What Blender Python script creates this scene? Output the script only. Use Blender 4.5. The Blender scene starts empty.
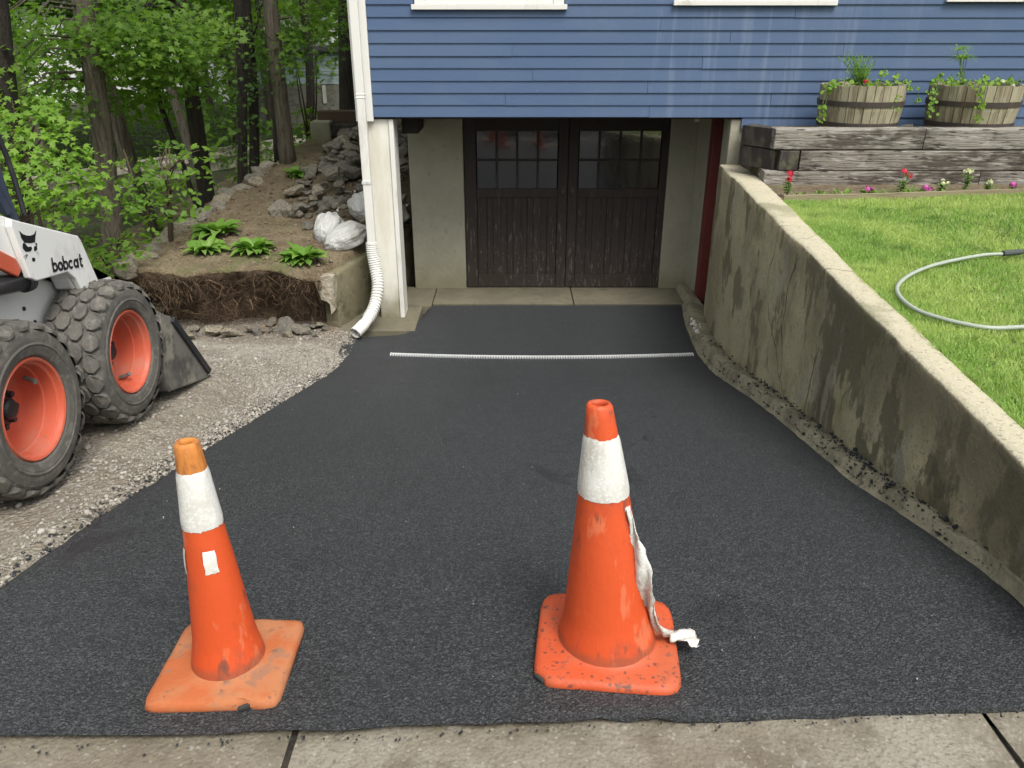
import bpy, bmesh, math, random
import numpy as np
from mathutils import Vector, Matrix, noise as mnoise
R = math.radians
scene = bpy.context.scene
COL = scene.collection

# ------------------------------------------------------------------ camera, sky, sun, exposure
CH = 2.9                       # camera height above the garage floor
PITCH = R(24.5); FOC = 769.0
cd = bpy.data.cameras.new('camera'); cam = bpy.data.objects.new('camera', cd); COL.objects.link(cam)
cam.location = (0, 0, CH); cam.rotation_euler = (R(90) - PITCH, 0, 0)
cd.sensor_width = 36; cd.lens = FOC / 1024 * 36; cd.clip_start = 0.05; cd.clip_end = 1500
scene.camera = cam
w = bpy.data.worlds.new('World'); scene.world = w; w.use_nodes = True
nt = w.node_tree; nt.nodes.clear()
SUN_EL, SUN_AZ = R(58), R(150)
sky = nt.nodes.new('ShaderNodeTexSky'); sky.sky_type = 'NISHITA'; sky.sun_disc = False
sky.sun_elevation = SUN_EL; sky.sun_rotation = SUN_AZ; sky.dust_density = 4; sky.air_density = 1.0
hs = nt.nodes.new('ShaderNodeHueSaturation'); hs.inputs['Saturation'].default_value = 0.22
bg = nt.nodes.new('ShaderNodeBackground'); bg.inputs['Strength'].default_value = 0.15
wo = nt.nodes.new('ShaderNodeOutputWorld')
nt.links.new(sky.outputs[0], hs.inputs['Color']); nt.links.new(hs.outputs[0], bg.inputs[0]); nt.links.new(bg.outputs[0], wo.inputs[0])
sl = bpy.data.lights.new('sun', 'SUN'); sl.energy = 1.5; sl.angle = R(25); sl.color = (1, .965, .9)
so = bpy.data.objects.new('sun', sl); COL.objects.link(so)
sd = Vector((math.sin(SUN_AZ) * math.cos(SUN_EL), math.cos(SUN_AZ) * math.cos(SUN_EL), math.sin(SUN_EL)))
so.rotation_euler = sd.to_track_quat('Z', 'Y').to_euler(); so.location = (0, 0, 30)
scene.view_settings.view_transform = 'Standard'; scene.view_settings.look = 'None'
scene.view_settings.gamma = 1; scene.view_settings.use_curve_mapping = False
scene.view_settings.exposure = 0.72
scene.cycles.max_bounces = 8; scene.cycles.transparent_max_bounces = 8
scene.cycles.use_denoising = True

# ------------------------------------------------------------------ helpers: rays from the survey of the photograph
def ray(px, py):
    u = (px - 512) / FOC; v = -(py - 384) / FOC
    return (u, math.cos(PITCH) + v * math.sin(PITCH), -math.sin(PITCH) + v * math.cos(PITCH))
def at_y(px, py, Y):
    r = ray(px, py); t = Y / r[1]; return Vector((r[0] * t, Y, CH + r[2] * t))
def at_x(px, py, X):
    r = ray(px, py); t = X / r[0]; return Vector((X, r[1] * t, CH + r[2] * t))
def at_z(px, py, Z):
    r = ray(px, py); t = (Z - CH) / r[2]; return Vector((r[0] * t, r[1] * t, Z))

def smooth_interp(xs, ys):
    # monotone-ish smooth interpolation table
    gx = np.linspace(xs[0], xs[-1], 2400); gy = np.interp(gx, xs, ys)
    k = np.hanning(9); k /= k.sum()
    n = 4; gp = np.concatenate([np.full(n, gy[0]), gy, np.full(n, gy[-1])]); gs = np.convolve(gp, k, 'valid')
    return lambda v: float(np.interp(v, gx, gs))
drive_z = smooth_interp([-10, 1.0, 1.3, 1.64, 2.0, 2.6, 3.5, 5, 6, 6.6, 7, 7.5, 30], [1.41, 1.40, 1.39, 1.36, 1.31, 1.17, .93, .52, .24, .1, .03, 0, 0])
yard_z = smooth_interp([-10, 1.0, 2.0, 2.87, 3.72, 4.87, 6, 7, 7.6, 30], [1.41, 1.36, 1.17, 1.06, .975, .78, .43, .14, .03, 0])
def nz(x, y, z=0, s=1.0): return mnoise.noise(Vector((x * s, y * s, z * s)))
def fbm(x, y, z=0, s=1.0):
    return nz(x, y, z, s) + .5 * nz(x + 7, y, z, s * 2.1) + .25 * nz(x, y + 3, z, s * 4.3)
def sstep(a, b, v):
    t = min(1, max(0, (v - a) / (b - a))); return t * t * (3 - 2 * t)
def yard(x, y):
    d = sstep(-1.65, -2.05, x)
    z = drive_z(y) * (1 - d) + yard_z(y) * d
    wood = sstep(-4.0, -5.2, x) * sstep(5.5, 8, y)
    z = z * (1 - wood) + max(z, .35) * wood
    return z + .012 * fbm(x, y, 0, 3.0) * d
def bank_top(x, y):
    z = .70 + (y - 7.6) * .088 + .03 * fbm(x, y, 3, 1.4)
    z -= .10 * sstep(-2.6, -1.8, x) * sstep(9.3, 7.8, y)
    z += .22 * sstep(9.2, 11.5, y) * sstep(-3.1, -2.2, x)
    edge = -3.95 + .09 * (y - 8) + .12 * nz(0, y, 5, 1.6)
    return z - (z - .30) * sstep(edge, edge - .9, x)

# ------------------------------------------------------------------ helpers: materials
MATS = {}
def mat(name, col, rough=.8, layers=(), bump=None, metal=0.0, spec=.5, coat=0.0, trans=0.0, coords='Object', rnd=0.0, roughlayer=None, transl=None, alpha=None):
    """layers: (kind, scale, lo, hi, colour, (sx,sy,sz), strength[, extra]) mixed one over another"""
    m = bpy.data.materials.new(name); m.use_nodes = True; MATS[name] = m
    t = m.node_tree; N = t.nodes; L = t.links; N.clear()
    out = N.new('ShaderNodeOutputMaterial'); p = N.new('ShaderNodeBsdfPrincipled')
    p.inputs['Roughness'].default_value = rough; p.inputs['Metallic'].default_value = metal
    p.inputs['Specular IOR Level'].default_value = spec; p.inputs['Coat Weight'].default_value = coat
    p.inputs['Transmission Weight'].default_value = trans
    tc = N.new('ShaderNodeTexCoord'); geo = N.new('ShaderNodeNewGeometry')
    def vec(s=(1, 1, 1), rot=(0, 0, 0)):
        mp = N.new('ShaderNodeMapping'); mp.inputs['Scale'].default_value = s; mp.inputs['Rotation'].default_value = rot
        L.new(tc.outputs[coords], mp.inputs[0]); return mp.outputs[0]
    def fac(kind, scale, lo, hi, s, det=6):
        if kind == 'noise':
            n = N.new('ShaderNodeTexNoise'); n.inputs['Scale'].default_value = scale; n.inputs['Detail'].default_value = det
            n.inputs['Roughness'].default_value = .62
            L.new(vec(s), n.inputs['Vector']); v = n.outputs['Fac']
        elif kind == 'cell':
            n = N.new('ShaderNodeTexVoronoi'); n.inputs['Scale'].default_value = scale; L.new(vec(s), n.inputs['Vector'])
            sp = N.new('ShaderNodeSeparateColor'); L.new(n.outputs['Color'], sp.inputs[0]); v = sp.outputs[0]
        elif kind == 'dist':
            n = N.new('ShaderNodeTexVoronoi'); n.inputs['Scale'].default_value = scale; L.new(vec(s), n.inputs['Vector']); v = n.outputs['Distance']
        elif kind == 'crack':
            n = N.new('ShaderNodeTexVoronoi'); n.feature = 'DISTANCE_TO_EDGE'; n.inputs['Scale'].default_value = scale
            nn = N.new('ShaderNodeTexNoise'); nn.inputs['Scale'].default_value = scale * 2.5; L.new(vec(s), nn.inputs['Vector'])
            ad = N.new('ShaderNodeVectorMath'); ad.operation = 'MULTIPLY_ADD'; L.new(nn.outputs['Color'], ad.inputs[0]); ad.inputs[1].default_value = (.25, .25, .25)
            L.new(vec(s), ad.inputs[2]); L.new(ad.outputs[0], n.inputs['Vector']); v = n.outputs['Distance']
        elif kind in 'xyz':
            sp = N.new('ShaderNodeSeparateXYZ'); L.new(tc.outputs[coords], sp.inputs[0])
            n = N.new('ShaderNodeTexNoise'); n.inputs['Scale'].default_value = scale; n.inputs['Detail'].default_value = 5; L.new(vec(s), n.inputs['Vector'])
            a = N.new('ShaderNodeMath'); a.operation = 'MULTIPLY_ADD'; L.new(n.outputs['Fac'], a.inputs[0]); a.inputs[1].default_value = det; L.new(sp.outputs['xyz'.index(kind)], a.inputs[2]); v = a.outputs[0]
        elif kind == 'up':
            sp = N.new('ShaderNodeSeparateXYZ'); L.new(geo.outputs['Normal'], sp.inputs[0]); v = sp.outputs[2]
        elif kind == 'rand':
            oi = N.new('ShaderNodeObjectInfo'); v = oi.outputs['Random']
        elif kind == 'island':
            v = geo.outputs['Random Per Island']
        r = N.new('ShaderNodeMapRange'); r.interpolation_type = 'SMOOTHSTEP'
        r.inputs['From Min'].default_value = lo; r.inputs['From Max'].default_value = hi
        L.new(v, r.inputs['Value']); return r.outputs[0]
    cur = None
    base = N.new('ShaderNodeRGB'); base.outputs[0].default_value = (*col, 1); cur = base.outputs[0]
    for ly in layers:
        kind, scale, lo, hi, c, s, k = ly[:7]
        f = fac(kind, scale, lo, hi, s, *( [ly[7]] if len(ly) > 7 and ly[7] is not None else []))
        if len(ly) > 8:                                   # mask by a second factor
            f2 = fac(*ly[8]); mu = N.new('ShaderNodeMath'); mu.operation = 'MULTIPLY'; L.new(f, mu.inputs[0]); L.new(f2, mu.inputs[1]); f = mu.outputs[0]
        ks = N.new('ShaderNodeMath'); ks.operation = 'MULTIPLY'; L.new(f, ks.inputs[0]); ks.inputs[1].default_value = k
        mx = N.new('ShaderNodeMix'); mx.data_type = 'RGBA'; L.new(ks.outputs[0], mx.inputs[0]); L.new(cur, mx.inputs[6]); mx.inputs[7].default_value = (*c, 1)
        cur = mx.outputs[2]
    L.new(cur, p.inputs['Base Color'])
    if roughlayer:
        f = fac(*roughlayer[:5]); mx = N.new('ShaderNodeMix'); L.new(f, mx.inputs[0]); mx.inputs[2].default_value = rough; mx.inputs[3].default_value = roughlayer[5]; L.new(mx.outputs[0], p.inputs['Roughness'])
    if bump:
        prev = None
        for b in bump:                                    # (kind, scale, strength, distance, stretch)
            kind, scale, st, dist, s = b
            f = fac(kind, scale, 0, 1, s)
            bn = N.new('ShaderNodeBump'); bn.inputs['Strength'].default_value = st; bn.inputs['Distance'].default_value = dist
            L.new(f, bn.inputs['Height'])
            if prev: L.new(prev, bn.inputs['Normal'])
            prev = bn.outputs[0]
        L.new(prev, p.inputs['Normal'])
    if transl:
        tr = N.new('ShaderNodeBsdfTranslucent'); mc = N.new('ShaderNodeMix'); mc.data_type = 'RGBA'; mc.blend_type = 'MULTIPLY'; mc.inputs[0].default_value = 1
        L.new(cur, mc.inputs[6]); mc.inputs[7].default_value = (*transl[1], 1); L.new(mc.outputs[2], tr.inputs[0])
        ms = N.new('ShaderNodeMixShader'); ms.inputs[0].default_value = transl[0]; L.new(p.outputs[0], ms.inputs[1]); L.new(tr.outputs[0], ms.inputs[2]); L.new(ms.outputs[0], out.inputs[0])
    else:
        L.new(p.outputs[0], out.inputs[0])
    return m
I1 = (1, 1, 1)

# ------------------------------------------------------------------ helpers: objects
def tag(o, label=None, cat=None, group=None, kind=None):
    if label: o['label'] = label
    if cat: o['category'] = cat
    if group: o['group'] = group
    if kind: o['kind'] = kind
    return o
def empty(name, loc=(0, 0, 0), rot=(0, 0, 0)):
    o = bpy.data.objects.new(name, None); COL.objects.link(o); o.location = loc; o.rotation_euler = rot; o.empty_display_size = .1
    return o
def link_mesh(name, me, mats, parent=None):
    for m in (mats if isinstance(mats, (list, tuple)) else [mats]): me.materials.append(m)
    o = bpy.data.objects.new(name, me); COL.objects.link(o)
    if parent: o.parent = parent
    return o
class MB:
    def __init__(s): s.v = []; s.f = []; s.m = []
    def add(s, vs, fs, mi=0):
        b = len(s.v); s.v += [tuple(v) for v in vs]; s.f += [tuple(i + b for i in f) for f in fs]; s.m += [mi] * len(fs); return s
    def box(s, c, d, rot=None, mi=0, tw=None):
        hx, hy, hz = d[0] / 2, d[1] / 2, d[2] / 2
        vs = [Vector((x, y, z)) for z in (-hz, hz) for (x, y) in ((-hx, -hy), (hx, -hy), (hx, hy), (-hx, hy))]
        if rot is not None:
            mt = rot if isinstance(rot, Matrix) else Matrix.Rotation(rot, 3, 'Z')
            vs = [mt @ v for v in vs]
        vs = [v + Vector(c) for v in vs]
        return s.add(vs, [(0, 3, 2, 1), (4, 5, 6, 7), (0, 1, 5, 4), (1, 2, 6, 5), (2, 3, 7, 6), (3, 0, 4, 7)], mi)
    def b2(s, lo, hi, mi=0):
        return s.box([(a + b) / 2 for a, b in zip(lo, hi)], [b - a for a, b in zip(lo, hi)], None, mi)
    def tube(s, pts, rad, n=8, mi=0, caps=True, squash=1.0):
        pts = [Vector(p) for p in pts]; k = len(pts)
        if not isinstance(rad, (list, tuple)): rad = [rad] * k
        up = Vector((0, 0, 1)); vs = []; fs = []; pn = None
        for i, p in enumerate(pts):
            d = (pts[min(i + 1, k - 1)] - pts[max(i - 1, 0)]).normalized()
            if pn is None:
                a = d.cross(up)
                if a.length < .05: a = d.cross(Vector((1, 0, 0)))
                a.normalize()
            else:
                a = (pn - d * pn.dot(d)).normalized()
            pn = a; b = d.cross(a)
            for j in range(n):
                th = 2 * math.pi * j / n
                vs.append(p + (a * math.cos(th) + b * math.sin(th) * squash) * rad[i])
        for i in range(k - 1):
            for j in range(n):
                q = (j + 1) % n; fs.append((i * n + j, i * n + q, (i + 1) * n + q, (i + 1) * n + j))
        if caps: fs.append(tuple(reversed(range(n)))); fs.append(tuple((k - 1) * n + j for j in range(n)))
        return s.add(vs, fs, mi)
    def lathe(s, prof, n=32, axis='z', c=(0, 0, 0), mi=0, close=False):
        vs = []; fs = []; k = len(prof)
        for (r, h) in prof:
            for j in range(n):
                th = 2 * math.pi * j / n; a, b = r * math.cos(th), r * math.sin(th)
                v = (a, b, h) if axis == 'z' else ((h, a, b) if axis == 'x' else (a, h, b))
                vs.append((v[0] + c[0], v[1] + c[1], v[2] + c[2]))
        for i in range(k - 1 if not close else k):
            i2 = (i + 1) % k
            for j in range(n):
                q = (j + 1) % n; fs.append((i * n + j, i * n + q, i2 * n + q, i2 * n + j))
        return s.add(vs, fs, mi)
    def prism(s, poly, fn, t0, t1, mi=0):
        """poly in 2D; fn(a,b,t)->xyz; t0,t1 the two faces"""
        n = len(poly); vs = [fn(a, b, t0) for a, b in poly] + [fn(a, b, t1) for a, b in poly]
        fs = [tuple(range(n)), tuple(reversed(range(n, 2 * n)))] + [(i, i + n, (i + 1) % n + n, (i + 1) % n) for i in range(n)]
        return s.add(vs, fs, mi)
    def build(s, name, mats, parent=None, smooth=False, bevel=0, seg=2, fix=True):
        me = bpy.data.meshes.new(name); me.from_pydata(s.v, [], s.f); 
        me.polygons.foreach_set('material_index', s.m)
        if fix:
            bm = bmesh.new(); bm.from_mesh(me); bmesh.ops.recalc_face_normals(bm, faces=bm.faces); bm.to_mesh(me); bm.free()
        if smooth: me.polygons.foreach_set('use_smooth', [True] * len(me.polygons))
        o = link_mesh(name, me, mats, parent)
        if bevel:
            b = o.modifiers.new('bevel', 'BEVEL'); b.width = bevel; b.segments = seg; b.limit_method = 'ANGLE'; b.angle_limit = R(40)
        return o
def grid_mesh(name, rows, mats, parent=None, smooth=True):
    """rows: list of equal-length lists of points"""
    k = len(rows[0]); vs = [p for r in rows for p in r]; fs = []
    for i in range(len(rows) - 1):
        for j in range(k - 1):
            fs.append((i * k + j, i * k + j + 1, (i + 1) * k + j + 1, (i + 1) * k + j))
    me = bpy.data.meshes.new(name); me.from_pydata([tuple(v) for v in vs], [], fs)
    me.polygons.foreach_set('use_smooth', [smooth] * len(fs))
    return link_mesh(name, me, mats, parent)
def scatter_mesh(name, protos, P, S, X, Y, Z, mats, parent=None, seed=0, smooth=False, link=True):
    """protos: list of (verts Nx3, faces list of same-length index tuples); P centres, S sizes, X/Y/Z local axes (n x 3)"""
    rng = np.random.default_rng(seed); n = len(P); which = rng.integers(0, len(protos), n)
    allv = []; loops = []; starts = []; tot = []; off = 0; lo = 0
    for k, (pv, pf) in enumerate(protos):
        idx = np.nonzero(which == k)[0]
        if len(idx) == 0: continue
        pv = np.asarray(pv, float); pf = np.asarray(pf, int)
        s = S[idx][:, None, None] if S.ndim == 1 else S[idx][:, None, :]
        loc = pv[None, :, :] * s
        wv = P[idx][:, None, :] + loc[..., 0:1] * X[idx][:, None, :] + loc[..., 1:2] * Y[idx][:, None, :] + loc[..., 2:3] * Z[idx][:, None, :]
        allv.append(wv.reshape(-1, 3)); m = len(idx); nv = len(pv)
        f = (pf[None] + (np.arange(m) * nv)[:, None, None] + off).reshape(-1, pf.shape[1])
        loops.append(f.reshape(-1)); c = len(f); starts.append(lo + np.arange(c) * pf.shape[1]); tot.append(np.full(c, pf.shape[1]))
        lo += c * pf.shape[1]; off += m * nv
    V = np.concatenate(allv); Lp = np.concatenate(loops); St = np.concatenate(starts); T = np.concatenate(tot)
    me = bpy.data.meshes.new(name); me.vertices.add(len(V)); me.vertices.foreach_set('co', V.reshape(-1).astype(np.float32))
    me.loops.add(len(Lp)); me.loops.foreach_set('vertex_index', Lp.astype(np.int32))
    me.polygons.add(len(St)); me.polygons.foreach_set('loop_start', St.astype(np.int32)); me.polygons.foreach_set('loop_total', T.astype(np.int32))
    if smooth: me.polygons.foreach_set('use_smooth', np.ones(len(St), bool))
    me.update(calc_edges=True)
    if not link:
        for m in (mats if isinstance(mats, (list, tuple)) else [mats]): me.materials.append(m)
        return me
    return link_mesh(name, me, mats, parent)
def norm(a): return a / (np.linalg.norm(a, axis=1, keepdims=True) + 1e-9)
def frames(Zv, rng, heading=None):
    Zv = norm(Zv); h = rng.normal(size=Zv.shape) if heading is None else heading
    Xv = norm(np.cross(h, Zv)); Yv = np.cross(Zv, Xv); return Xv, Yv, Zv
def copy_tree(o, parent=None):
    c = o.copy(); COL.objects.link(c)
    if parent: c.parent = parent
    for ch in o.children: copy_tree(ch, c)
    return c
def rock_proto(seed, sub=1, flat=.7):
    bm = bmesh.new(); bmesh.ops.create_icosphere(bm, subdivisions=sub, radius=1)
    rr = random.Random(seed); ax = [Vector((rr.gauss(0, 1), rr.gauss(0, 1), rr.gauss(0, 1))).normalized() for _ in range(9 if sub < 3 else 15)]; lim = [rr.uniform(.55, .9) if sub < 3 else rr.uniform(.45, .82) for _ in ax]
    for v in bm.verts:
        p = v.co.copy()
        for a, l in zip(ax, lim):
            d = p.dot(a)
            if d > l: p -= a * (d - l)
        p *= 1 + .10 * mnoise.noise(v.co * 2.3 + Vector((seed, 0, 0)))
        p.x *= rr.uniform(.98, 1.02); p.z *= flat
        v.co = p
    vs = [tuple(v.co) for v in bm.verts]; fs = [tuple(v.index for v in f.verts) for f in bm.faces]
    bm.free(); return vs, fs
# ------------------------------------------------------------------ materials
asphalt = mat('asphalt', (.026, .0295, .032), .58, [
    ('noise', .9, .42, .62, (.032, .035, .038), (1.6, .5, 1), .8), ('noise', 5, .52, .72, (.017, .019, .021), (1.4, .7, 1), .6),
    ('cell', 190, .40, 1.0, (.095, .101, .106), I1, .75), ('cell', 300, .55, 1.0, (.005, .006, .007), I1, .65), ('cell', 170, .95, .98, (.15, .15, .145), I1, .4), ('noise', 2.4, .62, .70, (.015, .016, .017), (1, .6, 1), .35)],
    bump=[('dist', 150, .9, .006, I1), ('dist', 290, .8, .003, I1), ('noise', 4, .25, .02, I1)], spec=.5, roughlayer=('noise', 2.4, .60, .70, (1, .6, 1), .40))
gravelm = mat('gravel_dust', (.27, .235, .175), .95, [
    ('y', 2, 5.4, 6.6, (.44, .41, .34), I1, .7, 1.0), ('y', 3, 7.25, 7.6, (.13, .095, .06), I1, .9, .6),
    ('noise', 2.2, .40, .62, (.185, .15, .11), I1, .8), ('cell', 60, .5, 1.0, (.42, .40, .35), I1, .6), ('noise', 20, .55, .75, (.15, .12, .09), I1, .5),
    ('cell', 110, .7, 1, (.2, .19, .17), I1, .6)],
    bump=[('dist', 55, .9, .012, I1), ('noise', 18, .6, .03, I1)])
stone_light = mat('gravel_stone', (.34, .315, .265), .9, [('island', 1, 0, 1, (.17, .15, .125), I1, .9), ('island', 1, .84, .97, (.50, .48, .43), I1, .7)], spec=.3)
concrete = mat('pavement_concrete', (.255, .235, .185), .92, [
    ('noise', 1.6, .40, .62, (.15, .125, .085), I1, .8), ('noise', 7, .46, .66, (.115, .095, .065), I1, .7), ('noise', 2.2, .58, .68, (.42, .40, .35), I1, .75),
    ('noise', 60, .52, .68, (.12, .105, .08), I1, .7), ('cell', 210, .8, 1, (.13, .12, .10), I1, .5), ('cell', 150, .92, 1, (.42, .40, .34), I1, .35)],
    bump=[('noise', 60, .6, .006, I1), ('dist', 90, .5, .004, I1), ('noise', 6, .4, .012, I1)])
slabm = mat('slab_concrete', (.155, .138, .092), .85, [('noise', 2.4, .42, .6, (.12, .11, .075), I1, .85), ('noise', 10, .5, .7, (.09, .085, .055), I1, .6)],  # base tone darkened to carry some of the garage recess shade
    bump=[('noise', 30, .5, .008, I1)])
wallm = mat('retaining_concrete', (.45, .395, .245), .92, [
    ('z', 5, 1.30, 1.285, (.30, .27, .18), (1, 1, .2), .25, .02), 
    ('noise', 1.7, .44, .60, (.28, .238, .138), (1, 1, .8), .8),
    ('noise', 2.1, .53, .565, (.15, .13, .07), (1, 1.15, .6), .8), ('noise', 1.25, .50, .53, (.085, .074, .046), (1, 1.3, .8), .8, 8, ('y', 1.5, 6.2, 4.2, I1, 1.2)),
    ('noise', 4.2, .57, .62, (.36, .34, .26), (1, 1.3, .35), .55),
    ('z', 1.6, 1.72, 2.12, (.12, .105, .062), (1, 1.8, .6), .75, 1.05, ('y', .7, 5.9, 4.0, (1, 1, 1), 1.0)),
    ('noise', 9, .60, .70, (.10, .095, .06), I1, .5),
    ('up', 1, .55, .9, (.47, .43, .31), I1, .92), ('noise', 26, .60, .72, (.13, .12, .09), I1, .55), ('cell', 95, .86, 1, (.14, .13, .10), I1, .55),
    ('noise', .9, .56, .66, (.13, .135, .055), (1, 1, 1.4), .5), ('crack', 1.1, .012, .004, (.05, .045, .03), (1, 1, 1), .8, None, ('noise', .8, .50, .56, I1))],
    bump=[('noise', 45, .6, .006, I1), ('noise', 7, .5, .02, (1, 1, .6)), ('dist', 80, .4, .003, I1)])
footm = mat('footing_concrete', (.30, .27, .18), .92, [('noise', 40, .5, .7, (.12, .11, .08), I1, .6), ('noise', 4, .46, .64, (.15, .135, .09), I1, .8), ('noise', 14, .58, .66, (.05, .045, .032), I1, .7), ('noise', 6, .62, .72, (.36, .34, .25), I1, .7)],
    bump=[('noise', 25, .8, .02, I1)])
soil = mat('earth', (.135, .098, .056), .97, [('noise', 3, .40, .6, (.205, .165, .10), I1, .8), ('noise', 22, .5, .7, (.07, .05, .029), I1, .7), ('cell', 45, .8, 1, (.27, .22, .15), I1, .6),
    ('noise', 1.2, .55, .68, (.11, .12, .04), I1, .7)], bump=[('noise', 25, .9, .03, I1), ('dist', 50, .6, .01, I1)])
cutsoil = mat('cut_earth', (.095, .062, .037), .98, [('noise', 6, .45, .62, (.16, .11, .066), I1, .8), ('noise', 30, .5, .7, (.025, .016, .010), I1, .7)], bump=[('noise', 20, 1, .05, I1)])
rootm = mat('root', (.15, .098, .058), .95, [('island', 1, 0, 1, (.06, .038, .022), I1, .8), ('island', 1, .86, 1, (.24, .17, .10), I1, .7)])
woodfloor = mat('leaf_litter', (.045, .042, .022), .97, [('noise', 1.5, .4, .6, (.035, .06, .016), I1, .8), ('cell', 14, .6, 1, (.09, .07, .04), I1, .5)], bump=[('noise', 9, .8, .06, I1)])
lawnsoil = mat('lawn_thatch', (.075, .105, .028), .95, [('noise', 5, .45, .6, (.05, .085, .02), I1, .7)], bump=[('noise', 30, .8, .02, I1)])
grassm = mat('grass_blade', (.37, .52, .15), .6, [('island', 1, 0, 1, (.14, .27, .05), I1, .75), ('noise', 1.6, .45, .60, (.44, .54, .18), I1, .8), ('noise', 4.5, .56, .66, (.10, .20, .04), I1, .6), ('island', 1, .88, .95, (.45, .42, .22), I1, .8)],
    spec=.3, transl=(.35, (1.5, 1.6, .9)))
siding = mat('blue_clapboard', (.066, .110, .200), .55, [
    ('noise', .9, .42, .64, (.086, .130, .208), (1, 1, 3), .6), ('noise', 3.0, .48, .66, (.17, .215, .30), (3.5, 1, .2), .45, None, ('noise', .55, .47, .60, (1, 1, .12))),
    ('noise', 40, .55, .75, (.05, .08, .145), (1, 1, 6), .4), ('noise', 9, .70, .76, (.30, .34, .42), I1, .5)],
    bump=[('noise', 50, .25, .002, (.3, 1, 4))], spec=.4)
white = mat('white_paint', (.72, .71, .66), .5, [('noise', 6, .55, .72, (.50, .48, .41), (1, 1, .3), .6), ('noise', 30, .66, .74, (.30, .28, .22), I1, .5)], bump=[('noise', 20, .2, .003, I1)])
postm = mat('cream_paint', (.76, .745, .66), .6, [('noise', 4, .46, .66, (.62, .59, .48), (1, 1, .25), .75), ('z', 4, .95, .30, (.15, .135, .06), I1, .85, .7), ('noise', 22, .64, .7, (.10, .075, .04), I1, .8, None, ('z', 3, .55, .2, I1, .3))],
    bump=[('noise', 14, .5, .008, (1, 1, .3))])
pierm = mat('painted_pier', (.345, .33, .25), .85, [('noise', 2.2, .4, .62, (.30, .285, .215), I1, .8), ('z', 3, .75, .25, (.19, .18, .10), I1, .8, .6), ('noise', 12, .58, .7, (.22, .20, .14), I1, .5)], bump=[('noise', 18, .5, .012, I1)])  # pier colour also lowered, painting in shade for the door recess
redm = mat('barn_red_paint', (.15, .026, .022), .6, [('noise', 7, .5, .68, (.10, .028, .022), (1, 1, .3), .8), ('noise', 30, .66, .72, (.35, .2, .16), I1, .5)], bump=[('noise', 20, .4, .005, I1)])
darkwood = mat('old_brown_door', (.030, .021, .016), .75, [
    ('noise', 5, .45, .65, (.036, .028, .025), (3, 1, .35), .75), ('noise', 16, .57, .64, (.115, .095, .080), (2.2, 1, .35), .8, None, ('z', 2, 1.75, .95, I1, .5)),
    ('noise', 30, .62, .68, (.22, .19, .16), (1.5, 1, .6), .55, None, ('z', 2, 1.2, .6, I1, .5))], bump=[('noise', 30, .5, .004, (3, 1, .25))])
paneglass = mat('door_glass', (.008, .009, .010), .03, [], bump=[('noise', 5, .12, .01, I1)], spec=1.0, coat=1.0)
winglass = mat('window_glass', (.02, .024, .028), .04, [], spec=.9)
timberm = mat('weathered_timber', (.27, .25, .215), .92, [
    ('rand', 1, 0, 1, (.16, .14, .11), I1, .6), ('noise', 2.6, .46, .60, (.06, .047, .036), (.7, 1, 2), .85), ('noise', 11, .52, .64, (.44, .42, .38), (.45, 1, 2.4), .7), ('noise', 17, .55, .63, (.022, .018, .015), (.4, 1, 3), .85)],
    bump=[('noise', 14, .9, .02, (.2, 1, 3)), ('noise', 45, .6, .008, (.3, 1, 3))])
timberdark = mat('dark_timber', (.035, .029, .025), .92, [('noise', 8, .45, .6, (.09, .078, .062), (1, 1, .4), .7), ('noise', 3, .58, .66, (.13, .14, .06), I1, .5)], bump=[('noise', 30, .8, .01, (1, 1, .3))])
edgem = mat('edging_board', (.25, .215, .13), .9, [('noise', 6, .45, .65, (.20, .15, .10), (.3, 1, 2), .8)], bump=[('noise', 25, .6, .006, (.2, 1, 2))])
roofm = mat('roof_shingle', (.09, .09, .09), .9, [('cell', 8, 0, 1, (.05, .05, .05), (1, 1, 1), .8)])
barrelm = mat('barrel_oak', (.33, .30, .205), .85, [('noise', 5, .45, .6, (.17, .13, .08), (2.5, 2.5, .3), .8), ('noise', 18, .56, .68, (.10, .09, .045), (2, 2, .4), .7), ('noise', 9, .62, .7, (.46, .40, .29), (3, 3, .2), .6)], bump=[('noise', 24, .7, .006, (3, 3, .3))])
ironm = mat('dark_hoop', (.055, .045, .038), .7, [('noise', 12, .5, .7, (.10, .06, .04), I1, .7)], spec=.4)
potting = mat('potting_soil', (.03, .02, .014), .97, bump=[('noise', 30, 1, .02, I1)])
galv = mat('galvanised_grate', (.70, .71, .70), .5, [('noise', 12, .5, .7, (.5, .5, .48), I1, .6)], metal=.25)
barkA = mat('bark_grey_brown', (.16, .135, .10), .95, [('noise', 9, .45, .6, (.075, .06, .043), (3, 3, .35), .85), ('noise', 3, .55, .68, (.15, .135, .10), I1, .5)], bump=[('noise', 14, 1, .04, (3, 3, .4))])
barkB = mat('bark_dark', (.040, .032, .024), .95, [('noise', 9, .45, .6, (.02, .016, .012), (3, 3, .35), .85), ('noise', 2.5, .56, .68, (.05, .065, .025), I1, .6)], bump=[('noise', 14, 1, .04, (3, 3, .4))])
barkC = mat('bark_pale', (.16, .14, .105), .95, [('noise', 9, .45, .6, (.08, .065, .045), (3, 3, .35), .85)], bump=[('noise', 14, 1, .03, (3, 3, .4))])
def leafmat(n, a, b, c, t=.45):
    return mat(n, a, .55, [('island', 1, 0, 1, b, I1, .8), ('noise', .9, .45, .65, c, I1, .55)], spec=.35, transl=(t, (1.5, 1.7, .7)))
leafBright = leafmat('maple_leaf_bright', (.19, .32, .04), (.12, .24, .03), (.26, .39, .055))
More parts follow.
